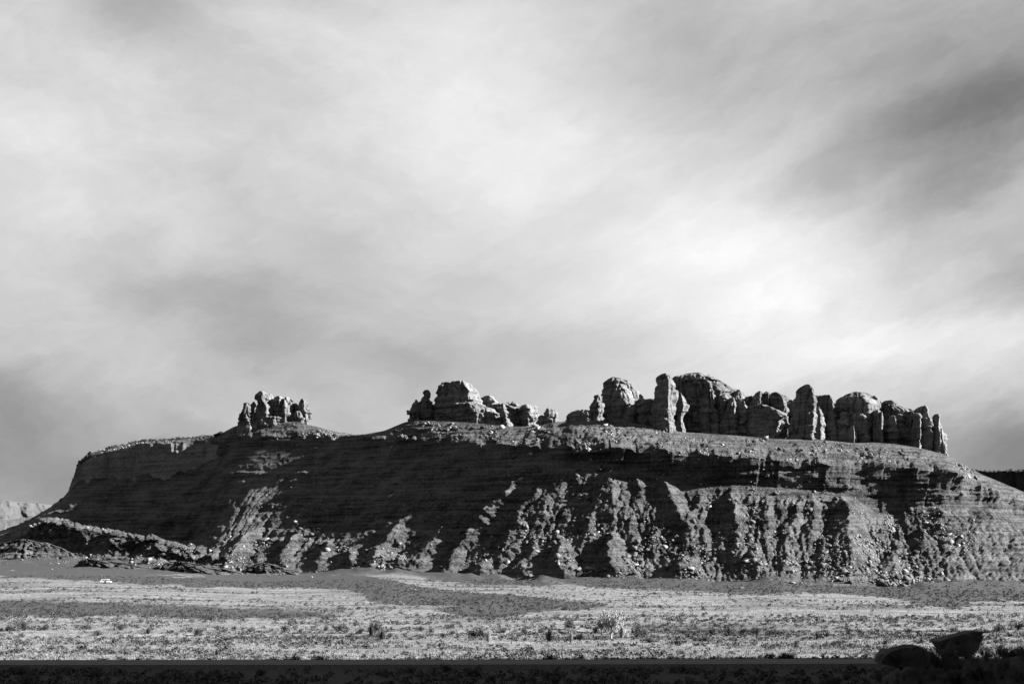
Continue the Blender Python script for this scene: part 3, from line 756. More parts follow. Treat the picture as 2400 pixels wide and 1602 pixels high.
formation('flat_topped_butte', 'broad flat-topped butte with a balanced-head pinnacle beside it at the middle of the mesa', 'butte', CASTLE, [
    ('pinnacle', [(937, 972, 978), (942, 968, 980), (949, 964, 981), (962, 960, 983), (972, 957, 985), (990, 955, 990)], 764, 3.5, dict(e=.3)),
    ('knob', [(961, 953, 958), (964, 951, 962), (967, 954, 964)], 764, 1.2, dict(e=.3, below=1.0)),
    ('pinnacle', [(914, 995, 1006), (918, 991, 1010), (924, 990, 1011), (930, 989, 1010), (935, 987, 1008), (941, 985, 1010), (950, 981, 1014), (970, 979, 1016), (990, 976, 1020)], 764, 4.5, dict(e=.5, dome=.2)),
    ('main_block', [(896, 1036, 1097), (900, 1030, 1104), (908, 1028, 1109), (914, 1027, 1115), (921, 1025, 1121), (930, 1022, 1124), (940, 1017, 1127), (952, 1015, 1131), (970, 1012, 1134), (996, 1008, 1138)], 762, 12, dict(e=.55, dome=.08)),
    ('buttress', [(945, 1080, 1120), (952, 1075, 1138), (962, 1070, 1160), (972, 1068, 1172), (985, 1066, 1178), (1000, 1064, 1182)], 750, 9, dict(e=-.1, dome=.3)),
    ('rear_block', [(928, 1130, 1153), (932, 1127, 1158), (940, 1127, 1164), (950, 1126, 1170), (975, 1124, 1176)], 766, 5, dict(e=.3, dome=.12)),
    ('slab', [(947, 1176, 1184), (958, 1174, 1190), (975, 1176, 1197), (1000, 1180, 1204)], 742, 3.5, dict(e=-.2)),
    ('rear_wall', [(944, 1188, 1212), (950, 1183, 1221), (965, 1180, 1224), (985, 1180, 1226), (1002, 1180, 1230)], 752, 5, dict(e=.3)),
    ('end_block', [(949, 1224, 1250), (954, 1220, 1256), (966, 1219, 1259), (980, 1220, 1259), (992, 1224, 1256), (1008, 1222, 1256)], 744, 5.5, dict(e=-.1, dome=.12)),
], (1085, 990, 760))

formation('rock_fin', 'small pair of upright rock fins standing alone between the flat-topped butte and the dome', 'rock formation', CASTLE, [
    ('fin', [(974, 1264, 1275), (980, 1261, 1277), (1000, 1257, 1280)], 735, 2.6, dict(e=.2)),
    ('fin', [(957, 1280, 1290), (962, 1277, 1296), (975, 1276, 1298), (990, 1275, 1297), (1003, 1273, 1296)], 733, 3, dict(e=.0)),
    ('fin', [(961, 1296, 1302), (967, 1294, 1307), (978, 1294, 1308), (990, 1292, 1304), (1002, 1290, 1302)], 735, 3, dict(e=.2)),
], (1283, 997, 734))

formation('stepped_dome', 'stepped rounded dome with low shoulders, the first big rock of the right-hand crest', 'rock dome', WALL, [
    ('dome', [(884, 1433, 1444), (887, 1426, 1457), (891, 1421, 1467), (898, 1418, 1479), (905, 1414, 1485), (911, 1412, 1489), (926, 1408, 1502), (938, 1406, 1511), (945, 1405, 1513), (985, 1398, 1522), (996, 1396, 1524)], 717, 12, dict(e=.1, dome=.3, rough=.8, roundness=.8, taper=1.0)),
    ('shoulder', [(926, 1393, 1407), (930, 1390, 1412), (945, 1387, 1414), (958, 1384, 1414), (992, 1379, 1414)], 712, 6, dict(e=.2, dome=.15)),
    ('step', [(961, 1347, 1380), (966, 1344, 1386), (980, 1342, 1392), (992, 1340, 1395)], 712, 6, dict(e=.2, dome=.12)),
    ('step', [(970, 1330, 1344), (976, 1326, 1346), (992, 1320, 1350)], 714, 4, dict(e=.2)),
    ('shoulder', [(945, 1510, 1525), (952, 1508, 1530), (970, 1508, 1532), (1002, 1506, 1534)], 712, 6, dict(e=.2, dome=.12)),
], (1450, 992, 702))

formation('slab_tower', 'tall blunt slab tower with one bright sunlit face, right after the stepped dome', 'rock tower', WALL, [
    ('shaft', [(876.5, 1551, 1562), (880, 1548, 1570), (885, 1544, 1575), (892, 1540, 1581), (900, 1539, 1585), (911, 1536, 1586), (937, 1534, 1585), (950, 1532, 1583), (962, 1531, 1581), (983, 1530, 1576), (1006, 1528, 1580)], 682, 8.0, dict(e=.12, dome=.15, rough=.75, roundness=.12)),
    ('buttress', [(930, 1560, 1569), (942, 1557, 1573), (965, 1556, 1574), (985, 1558, 1574), (1006, 1556, 1578)], 676, 3.0, dict(e=.0, rough=.95)),
], (1556, 1000, 682))

formation('long_crag', 'longest and highest rock wall of the crest, capped with thin slabs and sloping down rightward', 'rock wall', WALL, [
    ('main_wall', [(880, 1586, 1662), (884, 1580, 1670), (890, 1578, 1680), (897, 1577, 1692), (905, 1577, 1705), (914, 1577, 1722), (922, 1577, 1738), (932, 1577, 1748), (944, 1577, 1757), (970, 1578, 1760), (1024, 1578, 1764)], 718, 13, dict(e=.25, dome=.15, roundness=.3)),
    ('cap_slab', [(875.5, 1607, 1650), (878, 1600, 1662), (881, 1590, 1672)], 718, 8, dict(e=.2, dome=.05, below=1.0, rough=.5)),
    ('cap_slab', [(884, 1610, 1678), (888, 1600, 1684)], 712, 7, dict(e=.3, dome=.05, below=.8, rough=.5)),
    ('fin', [(921, 1592, 1596), (930, 1589, 1602), (945, 1586, 1609), (955, 1586, 1611), (968, 1587, 1606), (980, 1588, 1600), (1010, 1586, 1606)], 700, 4, dict(e=.15, rough=.95)),
    ('buttress', [(900, 1652, 1668), (915, 1648, 1676), (950, 1645, 1680), (1020, 1642, 1690)], 709, 6, dict(e=.4)),
    ('buttress', [(926, 1682, 1700), (940, 1678, 1706), (1020, 1674, 1712)], 708, 6, dict(e=.5)),
    ('knob', [(914, 1727, 1735), (920, 1722, 1742), (930, 1718, 1746), (945, 1716, 1750)], 712, 4, dict(e=.2, below=3)),
    ('pillar', [(933, 1709, 1719), (940, 1706, 1722), (955, 1703, 1725), (1024, 1697, 1732)], 703, 5, dict(e=.5)),
    ('pillar', [(940, 1730, 1746), (950, 1725, 1751), (965, 1722, 1754), (1026, 1718, 1758)], 706, 5.5, dict(e=.4)),
], (1668, 1018, 706))

formation('rounded_rocks', 'three rounded domes sharing a smooth dark slab, left of the tall spire', 'rock formation', WALL, [
    ('front_slab', [(950, 1764, 1790), (955, 1760, 1805), (962, 1758, 1820), (972, 1757, 1836), (985, 1756, 1846), (1032, 1754, 1852)], 700, 8, dict(e=.1, dome=.1, rough=.95, roundness=.55)),
    ('dome', [(917, 1777, 1785), (921, 1773, 1787), (930, 1768, 1789), (942, 1764, 1790), (975, 1758, 1792)], 708, 6, dict(e=.0, rough=.95, roundness=.55, taper=.95)),
    ('dome', [(918, 1792, 1800), (923, 1789, 1805), (935, 1788, 1807), (950, 1787, 1808), (975, 1786, 1808)], 709, 6, dict(e=.1, rough=.95, roundness=.55, taper=.95)),
    ('dome', [(921, 1808, 1825), (926, 1806, 1836), (935, 1804, 1845), (945, 1804, 1850), (958, 1804, 1852), (970, 1806, 1852), (985, 1810, 1850)], 709, 8, dict(e=.2, rough=.95, roundness=.55, taper=.95)),
    ('knob', [(937, 1848, 1853), (943, 1846, 1858), (960, 1845, 1861), (990, 1843, 1862)], 712, 3, dict(e=.2)),
], (1805, 1026, 706))

formation('spire', 'tall pointed spire with a sunlit right edge, in the middle of the right-hand crest', 'rock tower', WALL, [
    ('shaft', [(902, 1885, 1892), (906, 1880, 1899), (912, 1875, 1903), (920, 1871, 1905), (930, 1867, 1908), (940, 1864, 1911), (952, 1860, 1912), (975, 1856, 1912), (1000, 1854, 1910), (1034, 1852, 1908)], 688, 8, dict(e=.55, dome=.3, rough=.75, roundness=.12)),
], (1881, 1027, 698))

formation('block_tower', 'squat square-topped rock tower standing just right of the tall spire', 'rock tower', WALL, [
    ('main_block', [(927, 1915, 1948), (931, 1912, 1954), (940, 1910, 1960), (955, 1909, 1963), (1000, 1911, 1966), (1042, 1910, 1968)], 708, 8, dict(e=.35, dome=.1)),
    ('fin', [(954, 1915, 1921), (962, 1913, 1926), (972, 1912, 1929), (985, 1912, 1927), (1000, 1913, 1932), (1034, 1910, 1934)], 697, 3.2, dict(e=-.1, rough=.95)),
], (1937, 1034, 706))

formation('great_dome', 'widest rounded dome of the crest with streaked sunlit crown and overhanging drips', 'rock dome', WALL, [
    ('dome', [(920, 1998, 2026), (923, 1988, 2033), (928, 1980, 2040), (934, 1970, 2050), (940, 1964, 2062), (950, 1962, 2072), (962, 1963, 2074), (980, 1966, 2072), (1000, 1966, 2068), (1046, 1966, 2066)], 710, 12, dict(e=.05, dome=.1, rough=.95, roundness=.55, taper=1.0)),
    ('cap_slab', [(918.5, 1997, 2012), (921, 1992, 2024), (923, 1990, 2030)], 710, 4, dict(e=.2, dome=.05, below=.8, rough=.5)),
    ('knob', [(928, 2044, 2051), (933, 2041, 2058), (941, 2038, 2063)], 708, 3, dict(e=.3, below=2)),
    ('rounded_pillar', [(966, 1971, 1983), (971, 1967, 1988), (980, 1965, 1991), (1000, 1964, 1993), (1046, 1962, 1996)], 703, 4.5, dict(e=.2, rough=.95, roundness=.55)),
    ('front_slab', [(971, 1998, 2022), (976, 1994, 2028), (986, 1993, 2034), (1000, 1993, 2038), (1048, 1991, 2046)], 702, 6, dict(e=.3, rough=.95, roundness=.7)),
    ('rounded_pillar', [(998, 1996, 2002), (1004, 1992, 2005), (1015, 1990, 2007), (1046, 1988, 2008)], 697, 2.6, dict(e=.2, rough=.5, roundness=.55)),
    ('drip_pillar', [(962, 2050, 2062), (972, 2047, 2066), (990, 2047, 2066), (1010, 2049, 2062), (1046, 2048, 2066)], 699, 3.4, dict(e=-.1, rough=.95)),
    ('drip_pillar', [(965, 2062, 2068), (978, 2060, 2070), (1000, 2060, 2068), (1045, 2057, 2069)], 697, 2.4, dict(e=.0, rough=.95)),
], (2018, 1040, 704))

formation('ragged_crag', 'ragged lower rock wall with a jutting cap slab, right of the widest dome', 'rock wall', WALL, [
    ('tower', [(941, 2074, 2094), (946, 2072, 2099), (955, 2071, 2105), (963, 2070, 2112), (985, 2069, 2118), (1046, 2068, 2124)], 708, 7, dict(e=.4, dome=.08)),
    ('cap_slab', [(938.5, 2074, 2090), (941, 2072, 2098), (943, 2073, 2097)], 708, 4.5, dict(e=.4, dome=.05, below=.6, rough=.4)),
    ('wall', [(966, 2108, 2138), (971, 2104, 2142), (1000, 2102, 2144), (1050, 2100, 2148)], 707, 6, dict(e=.3, dome=.1)),
    ('pillar', [(975, 2086, 2096), (990, 2082, 2102), (1046, 2078, 2108)], 700, 4, dict(e=.4)),
], (2106, 1042, 706))

formation('rounded_pillar', 'banded beehive-shaped pillar, second from the right end of the crest', 'rock tower', WALL, [
    ('shaft', [(952, 2158, 2167), (956, 2150, 2172), (961, 2144, 2176), (970, 2141, 2181), (983, 2140, 2184), (1005, 2141, 2186), (1025, 2141, 2188), (1056, 2138, 2192)], 702, 7, dict(e=.35, dome=.3, rough=.95, roundness=.7)),
    ('buttress', [(969, 2143, 2153), (975, 2141, 2157), (990, 2140, 2159), (1050, 2138, 2158)], 695, 4, dict(e=.45, rough=.95, roundness=.55, taper=.95)),
], (2165, 1048, 702))

formation('end_pillar', 'thin leaning pillar at the far right end of the crest', 'rock tower', WALL, [
    ('shaft', [(971, 2190, 2200), (976, 2187, 2202), (990, 2186, 2202), (1010, 2187, 2204), (1035, 2189, 2206), (1068, 2186, 2208)], 698, 3.6, dict(e=.3, rough=.95)),
    ('buttress', [(1003, 2203, 2207), (1015, 2201, 2210), (1035, 2201, 2214), (1050, 2203, 2218), (1072, 2202, 2224)], 698, 3, dict(e=.0, rough=.95)),
], (2200, 1060, 698))

formation('rear_crag', 'low dark rock wall seen in the gaps between the right-hand crest towers', 'rock wall', WALL, [
    ('wall', [(936, 1508, 1534), (944, 1504, 1556), (960, 1500, 1580), (1012, 1496, 1595)], 708, 7, dict(e=.1, dome=.1, res=1.4, rough=1.2)),
    ('wall', [(930, 1738, 1772), (938, 1730, 1790), (1030, 1722, 1805)], 714, 8, dict(e=.1, dome=.1, res=1.4, rough=1.2)),
    ('wall', [(938, 1838, 1866), (948, 1832, 1885), (1034, 1822, 1895)], 711, 7, dict(e=.1, dome=.1, res=1.4, rough=1.2)),
    ('wall', [(940, 1900, 1975), (948, 1895, 1988), (962, 1890, 1994), (1040, 1882, 2000)], 712, 8, dict(e=.1, dome=.1, res=1.4, rough=1.2)),
    ('wall', [(950, 2060, 2100), (958, 2050, 2126), (970, 2045, 2150), (1046, 2038, 2164)], 709, 7, dict(e=.1, dome=.1, res=1.4, rough=1.2)),
    ('wall', [(972, 2120, 2160), (980, 2115, 2190), (1000, 2110, 2204), (1060, 2105, 2216)], 707, 6, dict(e=.1, dome=.1, res=1.4, rough=1.2)),
], (1850, 1030, 718))
formation('saddle_crag', 'low broken rock wall linking the flat-topped butte with its small right-hand blocks', 'rock wall', CASTLE, [
    ('wall', [(947, 1150, 1200), (953, 1140, 1236), (962, 1136, 1252), (975, 1132, 1262), (1006, 1128, 1268)], 752, 6, dict(e=.1, dome=.1, res=1.4, rough=1.2)),
    ('wall', [(952, 1006, 1028), (964, 985, 1040), (996, 975, 1050)], 768, 5, dict(e=.1, dome=.1, res=1.4, rough=1.2)),
], (1190, 1000, 756))

# small crags on the far left cliff of the mesa
formation('rim_crag', 'small pale-topped crag on the left end of the dark cliff rim', 'rock formation', CASTLE, [
    ('crag', [(1058, 209, 218), (1062, 206, 224), (1070, 200, 228), (1084, 196, 232)], 919, 4, dict(e=.3, rough=.7, below=4)),
    ('crag', [(1079, 183, 189), (1083, 182, 190), (1090, 181, 192), (1100, 180, 196)], 917, 2.5, dict(e=.3, rough=.6, below=4)),
], (200, 1075, 918))

LEDGE = 'low rock ledges at the left foot of the mesa'
for lab, rws, dp in [
    ('highest of the low dark rock ledges at the left edge, under the distant cliff', [(1266, 30, 80), (1271, 10, 112), (1280, -20, 142), (1294, -60, 172), (1308, -110, 186)], 11),
    ('lowest rounded rock ledge at the very left edge of the plain', [(1297, -10, 60), (1303, -40, 96), (1311, -90, 108)], 6),
    ('low rock mound just behind the white truck', [(1310, 196, 216), (1315, 186, 262), (1322, 178, 310), (1331, 165, 356)], 7),
    ('long low dark ledge at the slope foot, right of the white truck', [(1318, 392, 450), (1326, 372, 505), (1335, 350, 545), (1343, 335, 590)], 8),
    ('slanting layered ledge at the slope foot, left of the dark-sided cube boulder', [(1322, 596, 640), (1330, 575, 668), (1340, 548, 700), (1348, 530, 720)], 7)]:
    mpx = (rws[-1][1] + rws[-1][2]) / 2; yg = ground_hit(mpx, rws[-1][0])[1] + dp
    formation('rock_ledge', lab, 'rock ledge', LEDGE, [('ledge', rws, float(yg - rot(mpx)), dp, dict(e=.1, rough=1.25, dome=.3, below=3, taper=.95))], (mpx, rws[-1][0], float(yg)), 'talus')

# ------------------------------------------------------------------ far terrain
def far_cliff(name, top, cliff_base, foot, Y, depth, mat, seed, turn=0.0):
    """distant cliff: rows traced as (px, v) lines"""
    px = np.linspace(top[0][0], top[-1][0], 260)
    def ln(t): return np.interp(px, [a for a, _ in t], [b for _, b in t])
    Y = Y + turn * (px - px[0] - 300)
    T, Bs, Ft = ln(top), ln(cliff_base), ln(foot)
    rows = []
    for k in range(30):
        t = k / 29; rows.append(P(px, Ft + (Bs - Ft) * t, Y - depth * (1 - t)))
    for k in range(1, 30):
        t = k / 29; rows.append(P(px, Bs + (T - Bs) * t, Y + 3 * t))
    V = np.array(rows)
    w = np.concatenate([np.full(30, .5), np.full(29, 1.0)])[:, None]
    fl = 1 - np.abs(fbm2(px[None] / 30.0 + .4 * vn2(px[None] / 9, V[..., 2] / 14, seed + 3), V[..., 2] / 40, seed, 4)) * 2
    V[..., 1] -= w * (7 * (fl - .3) + 9 * vn2(px[None] / 24, V[..., 2] / 300, seed + 5))
    V[..., 2] += 1.5 * fbm2(px[None] / 6, V[..., 2] / 8, seed + 8, 3)
    bk = V[-1].copy(); bk[:, 1] += 300; bk2 = bk.copy(); bk2[:, 1] += 200; bk2[:, 2] = -5
    sk = V[0].copy(); sk[:, 2] -= 15
    V = np.concatenate([sk[None], V, bk[None], bk2[None]])
    o = link(name, mesh_np(name, V.reshape(-1, 3), grid_faces(len(V), 260)), mat); o['kind'] = 'structure'
    return V
far_cliff('far_mesa', [(-420, 1166), (-200, 1160), (0, 1170), (12, 1171), (30, 1176), (60, 1178), (90, 1179), (105, 1183), (112, 1190), (150, 1215)],
          [(-420, 1212), (0, 1216), (60, 1212), (112, 1206), (150, 1222)], [(-420, 1262), (0, 1262), (150, 1270)], 2900, 160, M['far'], 201, 0.8)
PLV = far_cliff('far_plateau', [(2180, 1112), (2260, 1106), (2300, 1104), (2350, 1105), (2400, 1103), (2600, 1100), (2900, 1110)],
          [(2180, 1150), (2400, 1150), (2900, 1150)], [(2180, 1270), (2900, 1270)], 1500, 260, M['plateau'], 221, -0.6)

# ------------------------------------------------------------------ boulders
def hull_rock(seed, sx=1, sy=1, sz=1, n=16, boxy=0.5):
    r = np.random.default_rng(seed); bm = bmesh.new()
    for _ in range(n):
        p = r.normal(size=3); p /= np.linalg.norm(p); m = np.abs(p).max()
        p = p * (1 - boxy) + p / m * boxy * 0.85; p *= r.uniform(.82, 1.0)
        bm.verts.new((p[0] * sx, p[1] * sy, p[2] * sz))
    res = bmesh.ops.convex_hull(bm, input=bm.verts)
    for v in [g for g in res['geom_interior'] + res['geom_unused'] if isinstance(g, bmesh.types.BMVert)]:
        if v.is_valid and not v.link_faces: bm.verts.remove(v)
    bmesh.ops.recalc_face_normals(bm, faces=bm.faces); bmesh.ops.triangulate(bm, faces=bm.faces)
    bm.verts.index_update()
    V = np.array([v.co[:] for v in bm.verts]); Fc = np.array([[v.index for v in f.verts] for f in bm.faces]); bm.free()
    return V, Fc
ROCKS = [hull_rock(300 + i, 1, r_, h_, 18, bx_) for i, (r_, h_, bx_) in enumerate([(.9, .75, .3), (.8, .6, .7), (1, .9, .2), (.7, .5, .8), (.9, .45, .6), (.6, .8, .6), (1, .7, .9), (.75, .35, .7)])]
ROCK_ME = {}
def rock_me(i, mk):
    if (i, mk) not in ROCK_ME:
        me = mesh_np('boulder', *ROCKS[i]); me.materials.append(M[mk]); ROCK_ME[(i, mk)] = me
    return ROCK_ME[(i, mk)]

def put_boulder(pos, size, label, group=None, variant=0, mat='boulder', rot=(0, 0, 0), squash=(1, 1, 1), sink=.3):
    o = bpy.data.objects.new('boulder', rock_me(variant, mat)); C.objects.link(o)
    o.location = (pos[0], pos[1], pos[2] + size * squash[2] * .6 * (1 - sink) - size * .1); o.scale = (size * squash[0], size * squash[1], size * squash[2]); o.rotation_euler = rot
    return tag(o, label, 'boulder', group)

R_ = math.radians
NAMED = [  # px, py(base), width px, variant, mat, rot(deg), squash, on, label
 (915, 1163, 17, 3, 'boulder_pale', (0, -38, 20), (1, .8, .8), 'm', 'pale elongated boulder alone on the dark middle slope below the saddle'),
 (1237, 1234, 15, 2, 'boulder_pale', (10, 0, 40), (1, .9, .9), 'm', 'pale rounded boulder on the left side of the gullied slope, above a dark hollow'),
 (1423, 1351, 18, 0, 'boulder', (0, 0, 30), (1, 1, .8), 'm', 'lone boulder throwing a long shadow leftward near the foot of the slope'),
 (1565, 1331, 25, 6, 'boulder', (0, 0, 15), (1, .8, .85), 'm', 'big cube-shaped block lying in a gully near the foot of the slope'),
 (1643, 1344, 9, 5, 'boulder', (0, 10, 0), (1, .8, 1.5), 'm', 'upright slab-like boulder standing near the foot of the slope, right of the cube-shaped block'),
 (1728, 1279, 14, 2, 'boulder', (0, 0, 0), (1, 1, 1), 'm', 'round boulder halfway up the gullied slope right of centre'),
 (776, 1343, 16, 6, 'boulder', (0, 0, 40), (1, .9, .85), 'm', 'dark-sided cube boulder where the left slope meets the plain'),
 (974, 1284, 30, 0, 'boulder', (0, 10, 10), (1, .8, .85), 'm', 'largest rounded boulder on the lower left slope, shaded front and bright crown'),
 (1853, 1368, 18, 4, 'boulder_pale', (0, 0, 10), (1, .8, .8), 'm', 'pale low boulder at the foot of the slope, right of centre'),
 (2041, 1317, 13, 2, 'boulder_pale', (0, 0, 60), (1, .9, .9), 'm', 'pale round boulder on the right flank of the big cone-shaped spur'),
 (1893, 1331, 13, 5, 'boulder', (0, 0, 20), (1, .8, 1.1), 'm', 'angular boulder with a black shadow on the left flank of the big cone-shaped spur'),
 (1906, 1057, 16, 6, 'boulder', (0, 0, 30), (1, .9, .9), 'm', 'dark block just below the tall spire, with a shadow pointing left'),
 (1695, 1041, 12, 2, 'boulder_pale', (0, 0, 0), (1, .9, .8), 'm', 'pale boulder on the terrace below the long rock wall'),
 (1665, 1190, 26, 7, 'boulder_pale', (0, -35, 30), (1, .7, .7), 'm', 'bright tilted slab below the cliff band, left of the sharp spur'),
 (1406, 1094, 22, 7, 'boulder', (0, -30, 20), (1, .7, .8), 'm', 'tilted slabby boulder right under the left end of the cliff band'),
 (1592, 1124, 18, 7, 'boulder', (0, 35, 0), (1, .6, .8), 'm', 'tilted slab in the deep shadow under the cliff band'),
 (1253, 998, 22, 1, 'boulder', (0, 0, 10), (1, .8, .7), 'm', 'dark block on the crest below the small rock fins'),
 (925, 1132, 22, 4, 'boulder', (0, 0, 0), (1, .8, .6), 'm', 'wide flat dark boulder on the shaded middle slope below the saddle'),
 (1605, 1026, 9, 0, 'boulder_pale', (0, 0, 0), (1, .9, .9), 'm', 'small pale boulder at the foot of the tall slab tower'),
 (374, 1335, 11, 4, 'boulder_pale', (0, 0, 0), (1, .8, .9), 'g', 'pale rock at the edge of the plain, right of the white vehicle'),
 (972, 1381, 9, 4, 'boulder_pale', (0, 0, 0), (1, .8, .6), 'g', 'flat whitish rock out on the grey scrub of the plain, left of centre'),
 (962, 1378, 6, 1, 'boulder_pale', (0, 0, 40), (1, .8, .9), 'g', 'small whitish rock beside the flat one on the grey scrub of the plain'),
 (731, 1352, 6, 2, 'boulder_pale', (0, 0, 0), (1, .8, .9), 'g', 'tiny bright rock on the plain below the dark-sided cube boulder'),
 (1376, 1371, 12, 1, 'boulder', (0, 0, 0), (1, .8, .6), 'g', 'low boulder on the plain just out from the foot of the slope, left of centre'),
 (1738, 1379, 16, 5, 'boulder', (0, 0, 20), (1, .8, .6), 'g', 'pyramid-shaped boulder out on the plain in front of the slope, right of centre'),
 (2180, 1379, 9, 0, 'boulder_dark', (0, 0, 0), (1, .8, .8), 'g', 'small dark boulder on the plain below the right-hand slope'),
]
for (px, py, wpx, var, mk, rot, sq, on, lab) in NAMED:
    p = mesa_hit(px, py) if on == 'm' else ground_hit(px, py)
    put_boulder(p, wpx * p[1] / F / 2 * 1.08, lab, None, var, mk, tuple(R_(a) for a in rot), sq)

def scatter_boulders():
    r = np.random.default_rng(11)
    npool = 340000
    ri = r.integers(2, len(MSEG) - 6, npool); ci = r.integers(20, NCOL - 220, npool)
    p = MESA[ri, ci]; seg = MSEG[ri]; px = MPX[ri, ci]; v = MPV[ri, ci]
    clump = fbm2(px / 55, v / 40, 401, 3)
    dens = np.where(seg < 4, 0.35 + 1.1 * sstep(1150, 1320, v), np.where(seg < 5, 0.06, 1.0))
    ac = MACC[ri, ci]; dens = np.where(seg < 4, dens * np.clip(0.25 + 1.3 * ac, 0.1, 2.0), dens)
    dens = dens * np.clip(0.35 + 2.6 * clump, 0.01, 2.0)
    dens = np.where((px < 1150) & (v < 1180) & (seg < 4), dens * .25, dens); dens = np.where((px < 560), dens * .45, dens)
    keep = r.random(npool) < dens * .28
    keep &= (px > -60) & (px < 2480)
    p, px, v, seg = p[keep], px[keep], v[keep], seg[keep]
    size = 0.20 + 0.24 * r.pareto(2.3, len(p)); size = np.clip(size, .20, 1.8)
    order = np.argsort(-size * 1000 / p[:, 1])
    big, rest = order[:270], order[270:]
    return p, px, v, seg, size, big, rest, r
bp_, bpx, bv_, bseg, bsize, big, rest, rr = scatter_boulders()
def zone(px, v, seg):
    if seg >= 5: return 'boulder among the debris on the terrace between the cliff band and the rock towers', 'boulders on the terrace under the towers'
    if seg >= 4: return 'boulder lodged on the dark cliff band', 'boulders on the cliff band'
    if px < 600: return 'boulder among the rubble of the low ledges at the left end of the mesa', 'boulders at the left ledges'
    if px < 1200: return 'boulder in the rubble of the shadowed left flank of the mesa', 'boulders on the left flank'
    if px < 1800: return 'angular boulder among the rubble of the sunlit gullied slope', 'boulders on the gullied slope'
    return 'boulder among the rubble of the right-hand slope around the cone-shaped spur', 'boulders on the right slope'
for i in big:
    lb, gr = zone(bpx[i], bv_[i], bseg[i])
    put_boulder(bp_[i], min(bsize[i], 2.0), lb, gr, int(rr.integers(0, 8)), 'boulder_pale' if rr.random() < .14 else 'boulder',
                (rr.uniform(-.5, .5), rr.uniform(-.5, .5), rr.uniform(0, 6.28)), (1, 1, rr.uniform(.7, 1)))

def join_instances(name, bases, pos, scale, rotz, var, mat, tilt=None):
    """many copies of small meshes joined into one mesh"""
    vs_, fs_, n = [], [], 0
    for k, (bv0, bf0) in enumerate(bases):
        m = np.where(var == k)[0]
        if not len(m): continue
        c, s = np.cos(rotz[m]), np.sin(rotz[m])
        q = np.broadcast_to(bv0[None], (len(m),) + bv0.shape) * scale[m][:, None, :]
        if tilt is not None:
            ct, st = np.cos(tilt[m])[:, None], np.sin(tilt[m])[:, None]
            q = np.stack([q[..., 0] * ct + q[..., 2] * st, q[..., 1], -q[..., 0] * st + q[..., 2] * ct], -1)
        x = q[..., 0] * c[:, None] - q[..., 1] * s[:, None]; y = q[..., 0] * s[:, None] + q[..., 1] * c[:, None]
        w = np.stack([x, y, q[..., 2]], -1) + pos[m][:, None, :]
        nv = bv0.shape[0]
        vs_.append(w.reshape(-1, 3)); fs_.append((bf0[None] + (np.arange(len(m)) * nv)[:, None, None] + n).reshape(-1, bf0.shape[1])); n += len(m) * nv
    return link(name, mesh_np(name, np.concatenate(vs_), np.concatenate(fs_)), mat)
rs = bsize[rest]; bp2 = bp_[rest]
_pp = rr.uniform(-60, 760, 9000); _yy = rr.uniform(610, 760, 9000); _q = P(_pp, 1310, _yy); _gz = ground_z(_q[:, 0], _q[:, 1])
_mz = mounds(_q[:, 0], _q[:, 1]); _k = rr.random(9000) < np.clip(_mz / 3, .02, .8) * np.clip(.4 + 1.5 * fbm2(_q[:, 0] / 9, _q[:, 1] / 6, 411, 3), 0, 1)
bp2 = np.vstack([bp2, np.stack([_q[:, 0], _q[:, 1], _gz], -1)[_k]]); rs = np.concatenate([rs, np.clip(.2 + .2 * rr.pareto(2.5, _k.sum()), .2, 1.0)]); m_ = len(rs)
PEB = [hull_rock(350 + i, 1, .8, .7, 9, .4) for i in range(8)]
o = join_instances('talus_rubble', PEB, bp2 + np.stack([0 * rs, 0 * rs, rs * .15], -1), np.stack([rs, rs, rs * rr.uniform(.7, 1, m_)], -1), rr.uniform(0, 6.28, m_), rr.integers(0, 8, m_), M['rubble'], rr.uniform(-.5, .5, m_))
o['kind'] = 'stuff'; tag(o, 'loose rubble strewn over all the slopes of the mesa', 'rubble')

